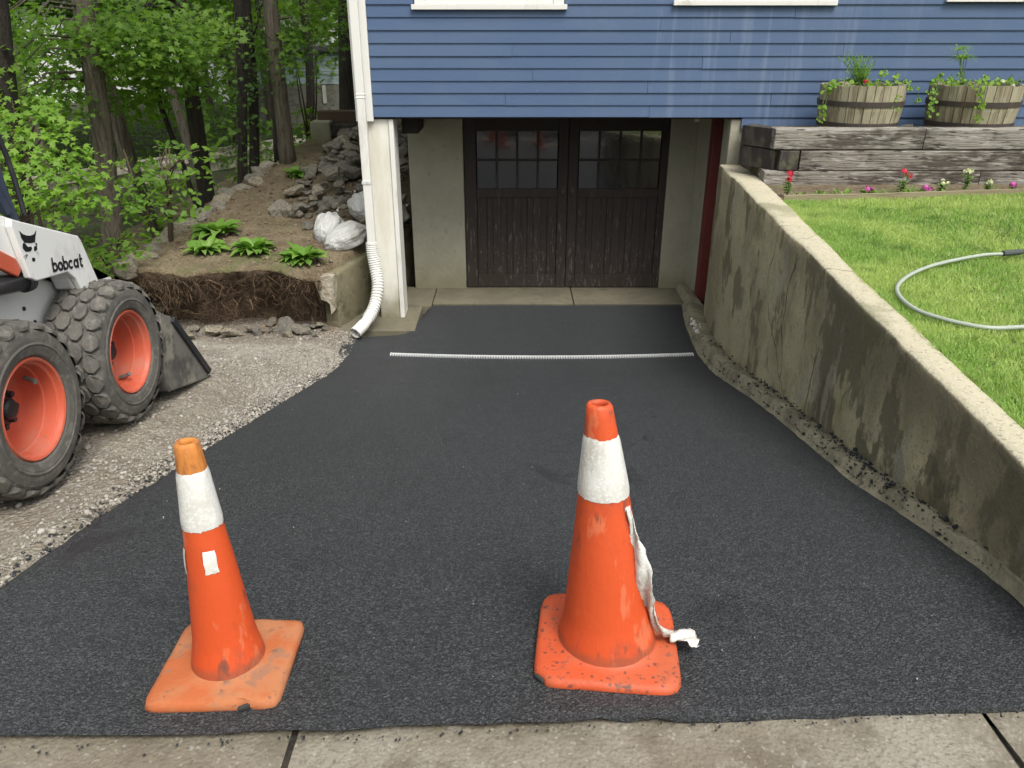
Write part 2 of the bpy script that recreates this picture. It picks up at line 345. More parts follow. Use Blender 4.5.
leafMid = leafmat('maple_leaf', (.135, .245, .03), (.075, .155, .022), (.20, .32, .04), .5)
leafDark = leafmat('leaf_dark', (.075, .15, .028), (.042, .09, .018), (.12, .21, .032), .45)
hostam = mat('hosta_leaf', (.17, .31, .05), .5, [('island', 1, 0, 1, (.09, .20, .03), I1, .8), ('island', 1, .7, .95, (.33, .42, .12), I1, .6)], spec=.4, transl=(.3, (1.3, 1.5, .7)))
stemm = mat('green_stem', (.10, .17, .04), .7)
twigm = mat('brown_twig', (.07, .05, .03), .9)
rockm = mat('rubble_stone', (.33, .295, .23), .93, [('rand', 1, .0, .6, (.22, .205, .175), I1, .8), ('rand', 1, .55, .95, (.46, .39, .28), I1, .75), ('noise', 5, .45, .62, (.11, .10, .08), I1, .65), ('noise', 12, .62, .72, (.36, .34, .29), I1, .5)],
    bump=[('noise', 9, .8, .03, I1), ('noise', 35, .6, .01, I1)])
bagm = mat('white_woven_bag', (.56, .56, .54), .6, [('noise', 5, .45, .65, (.40, .385, .34), I1, .7), ('noise', 16, .6, .72, (.24, .21, .17), I1, .6)], bump=[('noise', 5, .9, .07, (.5, 1.6, 1.6)), ('noise', 30, .4, .01, I1)])
fencem = mat('pale_fence', (.60, .56, .46), .9, [('noise', 3, .4, .65, (.28, .25, .19), (4, 4, .3), .8)])
greysiding = mat('grey_blue_siding', (.48, .57, .60), .8, [('noise', 3, .4, .6, (.13, .17, .19), (.4, 1, 5), .7)])
stonewall = mat('block_masonry', (.24, .225, .19), .95, [('crack', 4, .06, .02, (.09, .085, .075), (1, 1, 2.2), .9), ('noise', 4, .4, .6, (.32, .30, .26), I1, .6)], bump=[('noise', 10, .8, .03, I1)])
tarm = mat('road_asphalt', (.05, .05, .052), .9, [('cell', 120, .6, 1, (.10, .10, .10), I1, .5)])

# ------------------------------------------------------------------ structure: ground sheets
def bf(x, y):
    if x > 2.7: return 1.45
    z = yard(x, y) - .12 if x > -4.2 or y < 5 else min(yard(x, y), .25) - .1
    if x < -4 and y > 7: z = .12
    return z
xs = [-400, -150, -60, -30, -15, -9, -6, -5, -4.4, -4, -3, -2.4, -2, -1.7, 0, 1.5, 1.75, 2.0, 2.6, 2.75, 6, 15, 60, 400]
ys = [-400, -100, -30, -8.3, -8, -.5, 1, 1.5, 2, 2.5, 3, 3.5, 4, 4.5, 5, 5.5, 6, 6.5, 7, 7.5, 8, 8.35, 10, 14, 20, 40, 80, 200, 800]
def bfx(x, y):
    if 1.5 < x < 2.65 : return drive_z(y) - .15
    return bf(x, y) if y > -8 else 1.15
g = grid_mesh('ground', [[(x, y, bfx(x, y) - (.15 if y <= 1 else 0)) for x in xs] for y in ys], woodfloor, smooth=False); tag(g, kind='structure')
# gravel yard
xs = list(np.linspace(-9, -1.56, 90)); ysr = list(np.linspace(-.2, 8.3, 110))
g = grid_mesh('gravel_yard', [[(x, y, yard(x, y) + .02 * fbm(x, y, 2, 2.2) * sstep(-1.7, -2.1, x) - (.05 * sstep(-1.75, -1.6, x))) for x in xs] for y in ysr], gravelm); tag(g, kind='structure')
# driveway: fresh asphalt
def lerp_tab(tab, v):
    return float(np.interp(v, [a for a, b in tab], [b for a, b in tab]))
XL = [(0, -1.62), (6.5, -1.60), (7.2, -1.9), (7.45, -2.07), (7.62, -1.15), (8.1, -1.03), (8.6, -.95)]
XR = [(0, 1.55), (3, 1.55), (4.4, 1.69), (6.3, 1.80), (7, 1.86), (7.9, 1.92), (8.6, 2.02)]
rows = []; yv = list(np.linspace(1.30, 8.58, 150))
for y in yv:
    a = lerp_tab(XL, y) + .018 * nz(0, y, 1, 9) + .008 * nz(0, y, 1, 30); b = lerp_tab(XR, y) + .015 * nz(3, y, 1, 7); r = []
    for k, t in enumerate([-.012, 0, .012] + list(np.linspace(.03, .97, 44)) + [.988, 1.0, 1.012]):
        x = a + (b - a) * t; y0 = 1.335 + .045 * x + .012 * nz(x, 0, 4, 6) + .006 * nz(x, 0, 4, 40)
        yy = max(y, y0); z = drive_z(yy) + .006 * fbm(x, yy, 0, 1.1)
        if t < 0 or t > 1: z -= .06
        elif t in (0, 1.0): z -= .014
        if y <= y0 - .05: z -= .02
        r.append((x, yy, z + .004 + .010 * sstep(.25, 0, yy - y0)))
    rows.append(r)
g = grid_mesh('driveway', rows, asphalt); tag(g, kind='structure')
# pavement slabs along the street, kerb and road behind the camera
sw = MB(); jx = [-6.2, -4.3, -2.35, -.52, 1.165, 3.0, 4.9, 7.0]
for a, b in zip(jx[:-1], jx[1:]):
    n = 14; k = 8; sk = .03 * (a > 0)
    vs = []; fs = []
    for i in range(k + 1):
        for j in range(n + 1):
            x = a + .008 + (b - a - .016) * j / n; y = -.35 + (1.40 + .045 * x + .35) * i / k
            vs.append((x + (.06 * (y - 1.3) * -1 if a == 1.165 and j == 0 else 0), y, 1.388 + .006 * fbm(x, y, 6, 1.5) - (.012 if j in (0, n) or i == k else 0)))
    for i in range(k):
        for j in range(n): q = i * (n + 1) + j; fs.append((q, q + 1, q + n + 2, q + n + 1))
    sw.add(vs, fs)
    sw.b2((a + .012, -.35, 1.2), (b - .012, 1.35, 1.37))
tag(sw.build('pavement', concrete, fix=False), kind='structure')
tag(MB().b2((-8, -.34, 1.2), (9, 1.36, 1.362)).build('pavement_bed', mat('joint_dirt', (.045, .038, .027), .95, [('noise', 30, .45, .6, (.015, .014, .012), I1, .8)], bump=[('noise', 40, 1, .01, I1)])), kind='structure')
tag(MB().b2((-60, -.55, 1.1), (60, -.355, 1.375)).build('kerb', concrete), kind='structure')
tag(MB().b2((-60, -8, 1.1), (60, -.555, 1.25)).build('road', tarm), kind='structure')
# garage slab and mossy strip beside the post
sl_ = MB()
sl_.b2((-.93, 8.60, -.1), (.72, 9.26, .022)); sl_.b2((.73, 8.605, -.1), (2.2, 9.26, .020)); sl_.b2((-1.85, 7.72, -.12), (-1.04, 8.52, .012)); sl_.b2((-1.62, 8.525, -.12), (-1.305, 9.3, .014)); sl_.b2((-1.3, 8.53, -.1), (-.94, 9.26, .018))
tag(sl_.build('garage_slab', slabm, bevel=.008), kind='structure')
# lawn and flower bed
def xo(y): return lerp_tab([(0, 1.70), (1.5, 1.66), (2.32, 1.74), (4.06, 1.92), (6.37, 2.20), (8.1, 2.37)], y)
def xi(y): return 1.57 + .0894 * (y - 2.03)
def lawn_z(x, y): return 1.655 + .02 * fbm(x, y, 9, .8) + .012 * (x - 2)
rows = []
for y in [1.39, 1.40, 1.46] + list(np.linspace(1.55, 8.1, 56)):
    rows.append([(x, y, (1.33 if y == 1.39 else 1.50 if y == 1.40 else 1.60 if y < 1.5 else lawn_z(x, y)) if y < 6.3 else 1.64) for x in np.linspace(xo(y) - .06, 16, 60)])
g = grid_mesh('lawn', rows, lawnsoil); tag(g, kind='structure')
tag(MB().add([(2.15, 6.3, 1.655), (14, 8.1, 1.70), (14, 8.1, 1.70), (2.25, 8.1, 1.66)], [(0, 1, 3)]).build('flower_bed', soil, fix=False), kind='structure')
# excavated bank of earth on the left
rows = []; xsb = list(np.linspace(0, 1, 120))
def xm_(y): return min(-1.955 + .318 * (y - 7.78), -1.27)
def xr_(u, y): return -5.6 + (xm_(max(y, 7.62)) + 5.6) * u
def lip(x): return 7.62 + .13 * fbm(x, 0, 8, 1.7) + .03 * nz(x, 4, 8, 9) + .25 * sstep(-3.7, -4.3, x) - .0
foot = [(.32, -.06), (.38, .08), (.36, .2), (.30, .32), (.20, .42), (.10, .52), (.03, .60)]
for dy, fz in foot:
    rows.append([(x, lip(x) + dy + .09 * fbm(x, fz * 3, 1, 3.5) + .3 * sstep(-3.9, -4.6, x) * (fz / .6), min(fz, bank_top(x, lip(x)) - .03) + .02 * fbm(x, dy, 2, 4)) for x in [xr_(u, 7.7) for u in xsb]])
nb = len(rows)
for y in [0, .03, .08] + list(np.linspace(.16, 8, 90)):
    rows.append([(x, lip(x) + y, bank_top(x, lip(x) + y) - (.03 if y == 0 else 0) + .018 * fbm(x, y, 0, 5)) for x in [xr_(u, 7.65 + y) for u in xsb]]); rows[-1][-1] = (rows[-1][-1][0], rows[-1][-1][1], rows[-1][-1][2] - .12)
g = grid_mesh('earth_bank', rows, [soil, cutsoil]); tag(g, kind='structure')
k = len(xsb) - 1
mi = [1 if i // k < nb else 0 for i in range(len(g.data.polygons))]; g.data.polygons.foreach_set('material_index', mi)
# woodland floor
rows = []
for y in [6.8, 7.2, 7.6] + list(np.linspace(8, 60, 70)):
    rows.append([(x, y, .26 + .12 * fbm(x, y, 4, .35) - .1 * sstep(7.4, 6.8, y) - .3 * sstep(7.6, 7.2, y)) for x in [-60, -40] + list(np.linspace(-30, -3.7, 60))])
g = grid_mesh('woodland_floor', rows, woodfloor); tag(g, kind='structure')

# ------------------------------------------------------------------ the house
house = empty('house', (0, 8.1, 0)); tag(house, 'blue clapboard house over the sunken garage, white windows and corner trim', 'house')
house_off = Vector((0, 8.1, 0))
def hb(mb, name, m, parent=house, **k):
    mb.v = [tuple(Vector(v) - house_off) for v in mb.v]
    return mb.build(name, m, parent, **k)
EXP = .1125; Z0 = 2.14; sd_ = MB(); rs = random.Random(4)
wins = [(-.93, .50, 3.105), (1.54, 3.04, 3.14), (4.10, 5.6, 3.17)]
def course(z, x0, x1, Y=8.1, axis=0, seed=0):
    rr = random.Random(int(z * 1000) + seed); cuts = [x0]; c = x0 + rr.uniform(.8, 4.2)
    while c < x1 - .5: cuts.append(c); c += rr.uniform(2.2, 4.4)
    cuts.append(x1)
    for a, b in zip(cuts[:-1], cuts[1:]):
        a2, b2_ = a + (.0016 if a > x0 else 0), b - (.0016 if b < x1 else 0)
        zz = z + rr.uniform(-.002, .002); th = .014 + rr.uniform(0, .003)
        poly = [(-th, zz), (-th, zz + .006), (-.002, zz + EXP + .012), (.012, zz + EXP + .012), (.012, zz)]
        n = 5; vs = [((a2, Y + p, q) if axis == 0 else (Y - p * -1, a2, q)) for p, q in poly] + [((b2_, Y + p, q) if axis == 0 else (Y - p * -1, b2_, q)) for p, q in poly]
        sd_.add(vs, [tuple(range(5)), tuple(reversed(range(5, 10)))] + [(i, i + 5, (i + 1) % 5 + 5, (i + 1) % 5) for i in range(5)])
for i in range(30):
    z = Z0 + i * EXP
    segs = [(-1.38, 13.0)]
    for (a, b, s) in wins:
        if z > s - .03 and z < s + 1.30:
            segs = [q for (u, v) in segs for q in ((u, min(v, a)), (max(u, b), v)) if q[1] - q[0] > .01]
    for u, v in segs: course(z, u, v)
course(Z0 - EXP, 2.30, 13.0)
hb(sd_, 'siding', siding)
sd_ = MB()
for i in range(30): course(Z0 + i * EXP, 8.2, 17, Y=-1.52, axis=1)
hb(sd_, 'side_siding', siding)
wall = MB(); wall.b2((-1.50, 8.115, 2.16), (13, 8.30, 3.05)); wall.b2((-1.50, 8.115, 4.3), (13, 8.30, 5.5)); 
for a, b in ((-1.5, -.96), (.54, 1.5), (3.08, 4.06), (5.64, 13)): wall.b2((a, 8.116, 3.05), (b, 8.30, 4.3))
wall.b2((-1.50, 8.305, 2.16), (-1.36, 17, 5.5)); wall.b2((12.8, 8.305, 0), (13, 17, 5.5)); wall.b2((-1.35, 16.8, 2.16), (12.79, 17, 5.5))
hb(wall, 'wall', mat('wall_inside', (.2, .2, .2), .9))
corner = MB(); corner.b2((-1.53, 8.075, 2.10), (-1.383, 8.112, 5.5)); corner.b2((-1.555, 8.075, 2.10), (-1.532, 8.2, 5.5))
hb(corner, 'corner_board', white, bevel=.004)
for (a, b, s) in wins:
    f = MB(); f.b2((a - .02, 8.05, s - .0), (b + .02, 8.112, s + .045)); sill = hb(f, 'sill', white, bevel=.004)
    f = MB(); f.b2((a + .01, 8.075, s + .047), (a + .11, 8.12, s + 1.3)); f.b2((b - .11, 8.075, s + .047), (b - .01, 8.12, s + 1.3)); f.b2((a + .112, 8.075, s + 1.19), (b - .112, 8.12, s + 1.3))
    f.b2((a + .112, 8.085, s + .048), (b - .112, 8.12, s + .10)); f.b2((a + .112, 8.09, s + .60), (b - .112, 8.13, s + .66)); f.b2(((a + b) / 2 - .02, 8.088, s + .102), ((a + b) / 2 + .02, 8.125, s + .598)); f.b2(((a + b) / 2 - .02, 8.088, s + .662), ((a + b) / 2 + .02, 8.125, s + 1.188))
    wf = hb(f, 'window', white, bevel=.003); sill.parent = wf
    gl = MB(); gl.b2((a + .1, 8.135, s + .05), (b - .1, 8.145, s + 1.25)); hb(gl, 'glass', winglass, wf)
so_ = MB(); so_.b2((-1.49, 8.13, 2.12), (2.29, 9.3, 2.155)); so_.b2((-1.355, 8.306, 2.16), (12.79, 16.79, 2.3))
hb(so_, 'soffit', mat('dark_boards', (.022, .018, .015), .9, bump=[('noise', 20, .4, .01, (1, .2, 1))]))
bm_ = MB(); bm_.b2((-1.17, 8.55, 1.93), (-1.0, 9.15, 2.115)); hb(bm_, 'beam', darkwood, bevel=.004)
bm_ = MB(); bm_.b2((1.98, 8.75, 2.03), (2.03, 8.81, 2.118)); hb(bm_, 'lamp_socket', white, bevel=.004)
po = MB(); po.b2((-1.46, 8.13, .0), (-1.245, 8.42, 2.118)); post = hb(po, 'post', postm, bevel=.008)
po = MB(); po.b2((-1.242, 8.115, .015), (-1.195, 8.40, 2.116)); t_ = hb(po, 'post_trim', white, bevel=.004); t_.parent = post
fw = MB(); fw.b2((-1.20, 9.2, 0), (-.565, 9.5, 2.118)); fw.b2((1.815, 9.2, 0), (2.4, 9.5, 2.118)); fw.prism([(2.125, 9.198), (2.195, 8.853), (2.4, 8.853), (2.4, 9.198)], lambda a, b, t: (a, b, t), 0, 2.117); fw.b2((2.30, 8.41, 0), (2.42, 8.85, 2.116))
fw.b2((-1.20, 9.502, 0), (-1.0, 17, 2.155)); 
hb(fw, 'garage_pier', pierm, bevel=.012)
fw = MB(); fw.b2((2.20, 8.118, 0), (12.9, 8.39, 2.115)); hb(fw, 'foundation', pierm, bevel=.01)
rp = MB(); rp.b2((2.185, 8.70, .01), (2.285, 8.85, 2.117)); hb(rp, 'red_post', redm, bevel=.006)
# roof (above the frame)
rf = MB()
rf.prism([(7.6, 5.45), (12.55, 8.1), (17.5, 5.45), (17.5, 5.33), (12.55, 7.97), (7.6, 5.33)], lambda a, b, t: (t, a, b), -1.9, 13.4); roof = hb(rf, 'roof', roofm)
ch = MB(); ch.b2((5, 12, 7), (5.7, 12.7, 9.2)); hb(ch, 'chimney', stonewall, roof)
for gx in (-1.5, 12.8): gb = MB(); gb.prism([(8.1, 5.5), (12.55, 7.9), (17, 5.5)], lambda a, b, t: (t, a, b), gx, gx + .1); hb(gb, 'gable', siding)

# garage doors
def leaf(x0, x1, px, handle):
    d = MB(); Y0, Y1 = 9.205, 9.25
    st = .10
    d.b2((x0, Y0, .03), (px[0], Y1, 2.06)); d.b2((px[1], Y0, .03), (x1, Y1, 2.06))
    e = .002
    d.b2((px[0] + e, Y0 + .003, 1.885), (px[1] - e, Y1, 2.058)); d.b2((px[0] + e, Y0 + .003, 1.13), (px[1] - e, Y1, 1.235)); d.b2((px[0] + e, Y0 + .003, .032), (px[1] - e, Y1, .19))
    wd = (px[1] - px[0]) / 4
    for i in range(1, 4):
        xm = px[0] + wd * i; d.b2((xm - .013, Y0 + .006, 1.237), (xm + .013, Y1, 1.883)); d.b2((xm - .045, Y0 + .005, .192), (xm + .045, Y1 - .002, 1.128))
    d.b2((px[0] + e, Y0 + .009, 1.548), (px[1] - e, Y1 - .003, 1.576))
    for i in range(4):                                              # recessed boards
        a = px[0] + wd * i + .004; b = px[0] + wd * (i + 1) - .004; m_ = (a + b) / 2
        d.b2((a, Y0 + .020, .19), (m_ - .002, Y0 + .03, 1.13)); d.b2((m_ + .002, Y0 + .0205, .19), (b, Y0 + .03, 1.13))
    o = hb(d, 'garage_door', darkwood, bevel=.003, seg=1)
    g_ = MB()
    for i in range(4):
        for (a, b) in ((1.237, 1.547), (1.577, 1.884)):
            xa = px[0] + wd * i + .014; xb = px[0] + wd * (i + 1) - .014; j = .0026 + rs.uniform(-.0012, .0012); j2 = .012 + rs.uniform(-.0015, .0015)
            g_.add([(xa, Y0 + .018 + j, a), (xb, Y0 + .018 - j, a), (xb, Y0 + .018 - j + j2, b), (xa, Y0 + .018 + j + j2, b)], [(0, 1, 2, 3)])
    hb(g_, 'pane', paneglass, o, fix=False)
    if handle is not None:
        h = MB(); h.b2((handle - .02, Y0 - .008, 1.17), (handle + .02, Y0 - .001, 1.27)); h.lathe([(0, 0), (.014, 0), (.012, -.03), (.026, -.045), (.026, -.06), (0, -.066)], 12, 'y', (handle, Y0 - .008, 1.22)); hb(h, 'handle', ironm, o)
        return o
    return o
leaf(-.555, .652, (-.42, .54), .60)
leaf(.660, 1.808, (.77, 1.73), .71)
dfm = MB(); dfm.b2((-.563, 9.198, 2.065), (1.813, 9.27, 2.115)); hb(dfm, 'door_header', darkwood)
bk = MB(); bk.b2((-.56, 9.28, .02), (1.81, 9.32, 2.11)); hb(bk, 'door_backing', darkwood)
# downspout
ds = MB(); 
prof = [(-.042, -.028), (.042, -.028), (.042, .028), (-.042, .028)]
ds.b2((-1.525, 7.985, .86), (-1.44, 8.05, 5.4)); 
for z in (.865, 2.32, 2.35, 4.2): ds.b2((-1.529, 7.981, z), (-1.436, 8.054, z + .02))
dsp = hb(ds, 'downspout', white, bevel=.01)
pts = [Vector((-1.482, 8.02, .90)), Vector((-1.478, 8.0, .78)), Vector((-1.455, 7.97, .62)), Vector((-1.43, 7.90, .45)), Vector((-1.46, 7.78, .27)), Vector((-1.53, 7.62, .15)), Vector((-1.62, 7.44, .085))]
def spline(P, n):
    out = []
    P = [Vector(p) for p in P]
    for i in range(len(P) - 1):
        a, b, c, d = P[max(i - 1, 0)], P[i], P[i + 1], P[min(i + 2, len(P) - 1)]
        for k in range(n):
            t = k / n; out.append(.5 * ((2 * b) + (c - a) * t + (2 * a - 5 * b + 4 * c - d) * t * t + (3 * b - a - 3 * c + d) * t ** 3))
    return out + [P[-1]]
cp = spline(pts, 26); nn = len(cp)
rad = [(.057 + (.010 if i % 4 < 2 else 0)) if 4 < i < nn - 30 else .056 for i in range(nn)]
rad[-22:] = [.062] * 22
ex = MB(); ex.tube(cp, rad, 14, caps=False)
ex.tube([cp[-1], cp[-1] - (cp[-1] - cp[-6]).normalized() * .01], [.056, .050], 14, caps=False)
ex.tube([p for p in cp[nn - 34:]], .048, 12, caps=False)
hb(ex, 'drain_hose', white, dsp, smooth=False)
st_ = MB(); st_.b2((-1.53, 7.978, 1.5), (-1.435, 7.984, 1.53)); 
hb(st_, 'strap', galv, dsp)

# ------------------------------------------------------------------ retaining wall right of the driveway
rows = []
for y in [1.5] + list(np.linspace(1.52, 8.02, 150)) + [8.04]:
    e = (y in (1.5, 8.04)); X0, X1 = xi(y), xo(y); zb = drive_z(y) - .1; zt = 1.69 + .006 * fbm(0, y, 3, 2); r = []
    for t in np.linspace(0, 1, 22):
        z = zb + (zt - .012 - zb) * t; r.append((X0 + .012 * fbm(0, y, z, 2.2) + .006 * nz(0, y, z, 9) + .03 * (1 - t) * 0 , y, z))
    ej = .010 * nz(1, y, 0, 12)
    r += [(X0 + .012 + ej, y, zt), (X0 + .05, y, zt + .002), ((X0 + X1) / 2, y, zt + .004 * nz(2, y, 0, 8)), (X1 - .02, y, zt), (X1, y, zt - .015), (X1, y, 1.3), (X1 - .01, y, zb)]
    if e: r = [((X0 + X1) / 2 + (p[0] - (X0 + X1) / 2) * .97, y, min(p[2], zt - .008)) for p in r]
    rows.append(r)
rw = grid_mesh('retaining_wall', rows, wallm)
bmm = bmesh.new(); bmm.from_mesh(rw.data); bmm.verts.ensure_lookup_table(); kk = len(rows[0])
bmm.faces.new([bmm.verts[i] for i in range(kk)]); bmm.faces.new([bmm.verts[(len(rows) - 1) * kk + i] for i in reversed(range(kk))]); bmesh.ops.recalc_face_normals(bmm, faces=bmm.faces)
bmm.to_mesh(rw.data); bmm.free()
for p in rw.data.polygons: p.use_smooth = len(p.vertices) == 4
tag(rw, 'long stained concrete retaining wall between the sunken driveway and the lawn', 'wall')
rows = []
for y in np.linspace(1.45, 9.12, 185):
    xa = lerp_tab(XR, y); xb = max(xi(y) + .03 if y < 8.02 else 2.19, xa + .05); g0 = drive_z(y); up = lerp_tab([(0, .045), (3.5, .055), (5.2, .09), (6.2, .12), (7.2, .13), (7.9, .11), (8.5, .09)], y)
    r = []
    for t, h in ((-.25, -.08), (0.0, .15), (.06, .85), (.2, 1.0), (.5, .96), (.8, .80), (1.0, .72)):
        x = xa + (xb - xa) * t; r.append((x + .012 * nz(0, y, t, 5) * (t < .5), y, g0 + up * h + .010 * fbm(x, y, 0, 6) * (0 < t)))
    rows.append(r)
ft = grid_mesh('footing', rows, footm, rw)
# low wall holding back the bank beside the post
a_, b_ = Vector((-1.86, 7.78, 0)), Vector((-1.36, 9.35, 0)); d_ = (b_ - a_).normalized(); n_ = Vector((-d_.y, d_.x, 0)); ln = 2.03
rows = []
for i in range(30):
    t = i / 29; c = a_ + d_ * ln * t; zt = .60 + .10 * t + .01 * fbm(t * 5, 0)
    e = .05 * nz(t * 8, 0, 3) if i else 0
    rows.append([tuple(c + n_ * o + Vector((0, 0, z + (.03 * fbm(z * 3, o * 9, 2, 2) if i == 0 else 0)))) for o, z in ((-.0, -.1), (-.0 + .01 * nz(t * 9, 2), .2), (0, zt - .03), (.015, zt), (.12, zt), (.14, zt - .02), (.14, -.1))])
lw = grid_mesh('bank_wall', rows, mat('mossy_concrete', (.17, .15, .09), .95, [('noise', 3, .42, .6, (.065, .065, .03), I1, .85), ('noise', 9, .55, .68, (.27, .24, .16), I1, .6)], bump=[('noise', 20, .7, .015, I1)]))
bmm = bmesh.new(); bmm.from_mesh(lw.data); bmm.verts.ensure_lookup_table(); bmm.faces.new([bmm.verts[i] for i in range(7)]); bmesh.ops.recalc_face_normals(bmm, faces=bmm.faces); bmm.to_mesh(lw.data); bmm.free()
tag(lw, 'low mossy concrete wall holding the earth bank beside the cream post', 'wall')
# broken pale end piece of that wall
be = MB(); be.prism([(-2.01, .605), (-1.93, .625), (-1.845, .61), (-1.84, .47), (-1.855, .38), (-1.865, .25), (-1.90, .20), (-1.915, .31), (-1.96, .345), (-2.00, .36), (-2.005, .48)], lambda a, b, t: (a + .05 * nz(a * 9, b * 9, 1) * (t < 7.75), t + .02 * nz(a * 14, b * 14), b), 7.70, 7.80)
o = be.build('broken_end', mat('broken_concrete', (.40, .36, .28), .95, [('noise', 14, .45, .6, (.22, .18, .12), I1, .8)], bump=[('noise', 30, .8, .02, I1)]), lw)

# ------------------------------------------------------------------ timber wall, bed edging, barrels
tw = empty('timber_wall', (2.3, 7.05, 1.62)); tag(tw, 'grey weathered railroad tie wall, three courses high, above the lawn', 'timber wall')
def timber(c, d, rot=0, m=None):
    b = MB(); hx, hy, hz = [q / 2 for q in d]; n = 14
    vs = []; fs = []
    pr = [(-hy, -hz + .008), (-hy + .008, -hz), (hy, -hz), (hy, hz), (-hy + .010, hz), (-hy, hz - .010)]
    for i in range(n + 1):
        x = -hx + d[0] * i / n
        for (p, q) in pr:
            vs.append(Vector((x, p + .005 * nz(x + c[0], q * 9, c[2] * 7, 6), q + .004 * nz(x + c[0] * 3, p * 5, c[2] * 3, 5))))
    for i in range(n):
        for j in range(6): fs.append((i * 6 + j, i * 6 + (j + 1) % 6, (i + 1) * 6 + (j + 1) % 6, (i + 1) * 6 + j))
    fs += [tuple(range(6)), tuple(n * 6 + j for j in reversed(range(6)))]
    mt = Matrix.Rotation(rot, 3, 'Z'); b.add([mt @ v for v in vs], fs)
    o = b.build('timber', m or timberm, tw); o.location = Vector(c) - Vector((2.3, 7.05, 1.62)); return o
for k, cuts in enumerate([[2.26, 4.2, 6.9, 9.4], [2.56, 5.15, 7.8, 9.4], [2.31, 3.63, 6.2, 9.4]]):
    for a, b in zip(cuts[:-1], cuts[1:]):
        timber(((a + b) / 2, 7.14, 1.69 + k * .18 + rs.uniform(-.002, .002)), (b - a - .008, .18, .174))
timber((2.465, 7.141, 1.87), (.165, .18, .174), 0, timberdark)
for k in range(3):
    ang = math.atan2(.34, -.17)
    timber((2.315 + (.15, .0, .0)[k], 7.33 + (.08, .01, .0)[k], 1.69 + k * .18 - .006), (.44, .16, .170), ang, timberdark)
fill = MB(); fill.b2((2.30, 7.235, 1.6), (12.8, 8.05, 2.06)); tag(fill.build('planting_terrace', soil), kind='structure')
eb = MB(); p0, p1 = Vector((2.19, 6.25, 1.655)), Vector((9.5, 6.98, 1.72)); dd = (p1 - p0)
n = 24; vs = []; fs = []
for i in range(n + 1):
    c = p0 + dd * i / n + Vector((0, .01 * nz(i, 0, 0, .6), .006 * nz(i, 3, 0, .5)))
    for (dy, dz) in ((0, -.06), (0, .055), (.035, .055), (.035, -.06)): vs.append(c + Vector((0, dy, dz)))
for i in range(n):
    for j in range(4): fs.append((i * 4 + j, i * 4 + (j + 1) % 4, (i + 1) * 4 + (j + 1) % 4, (i + 1) * 4 + j))
fs += [(0, 1, 2, 3), (n * 4 + 3, n * 4 + 2, n * 4 + 1, n * 4)]
tag(eb.add(vs, fs).build('edging_board', edgem), 'thin wooden edging board between the lawn and the flower bed', 'edging')
def barrel(c, rt, rb, h, label, rz, seed):
    root = empty('barrel_planter', c, (0, 0, rz)); tag(root, label, 'planter', 'half barrel planters on the terrace')
    rr = random.Random(seed); b = MB(); n = 32
    for i in range(n):
        a0 = 2 * math.pi * (i + .04) / n; a1 = 2 * math.pi * (i + .96) / n; j = rr.uniform(-.003, .003); tz = h + rr.uniform(-.006, .006)
        vs = []
        for z, r in ((0, rb), (h * .5, (rt + rb) / 2 + .012), (tz, rt)):
            for a in (a0, a1):
                for q in (r + j, r - .028): vs.append((q * math.cos(a), q * math.sin(a), z))
        fs = [(0, 1, 3, 2), (8, 10, 11, 9)]
        for k in (0, 4): fs += [(k, k + 2, k + 6, k + 4), (k + 1, k + 5, k + 7, k + 3), (k, k + 4, k + 5, k + 1), (k + 2, k + 3, k + 7, k + 6)]
        b.add(vs, fs)
    b.build('staves', barrelm, root)
    for t in (.14, .58):
        z = h * t; r = rb + (rt - rb) * t + .012 * (1 - abs(t - .5) * 2) + .005
        hm = MB(); hm.lathe([(r, z), (r + .004, z), (r + .004 + (rt - rb) * .11, z + .045), (r + (rt - rb) * .11, z + .045)], 40, close=True); hm.build('hoop', ironm, root, smooth=False)
    s = MB(); s.lathe([(0, h - .05), (rt - .03, h - .055)], 24); s.build('potting_soil', potting, root)
    return root
B1 = at_y(861, 127, 7.55); B2 = at_y(971, 127, 7.55)
B1.z = B2.z = 2.063; B1.x -= .05; B2.x -= .04
barrel(B1, .368, .338, .415, 'wooden half barrel planter with tall feathery greens, nearer the driveway', .1, 1)
barrel(B2, .388, .352, .415, 'wooden half barrel planter with a long vine trailing down its staves', .7, 2)

# ------------------------------------------------------------------ trench drain
tr = MB(); X0, X1 = -1.19, 1.77; n = 120; rl = []
def dy(x): return 6.93 - .13 * (1 - ((x - .29) / 1.48) ** 2)
for i in range(n):
    x = X0 + (X1 - X0) * i / n; xm = x + (X1 - X0) / n * .5; yc = dy(xm); z = drive_z(yc) + .012
    tr.box((xm, yc, z + .006), (.0125, .066, .010))
for s in (.033,):
    pts = [(X0 + (X1 - X0) * i / 30, dy(X0 + (X1 - X0) * i / 30) + s, 0) for i in range(31)]
    for p, q in zip(pts[:-1], pts[1:]):
        c = ((p[0] + q[0]) / 2, (p[1] + q[1]) / 2, drive_z((p[1] + q[1]) / 2) + .018); a = math.atan2(q[1] - p[1], q[0] - p[0])
        tr.box(c, (q[0] - p[0] + .002, .009, .012), a)
tag(tr.build('trench_drain', galv), 'narrow pale slotted drain grate laid across the driveway', 'drain grate')
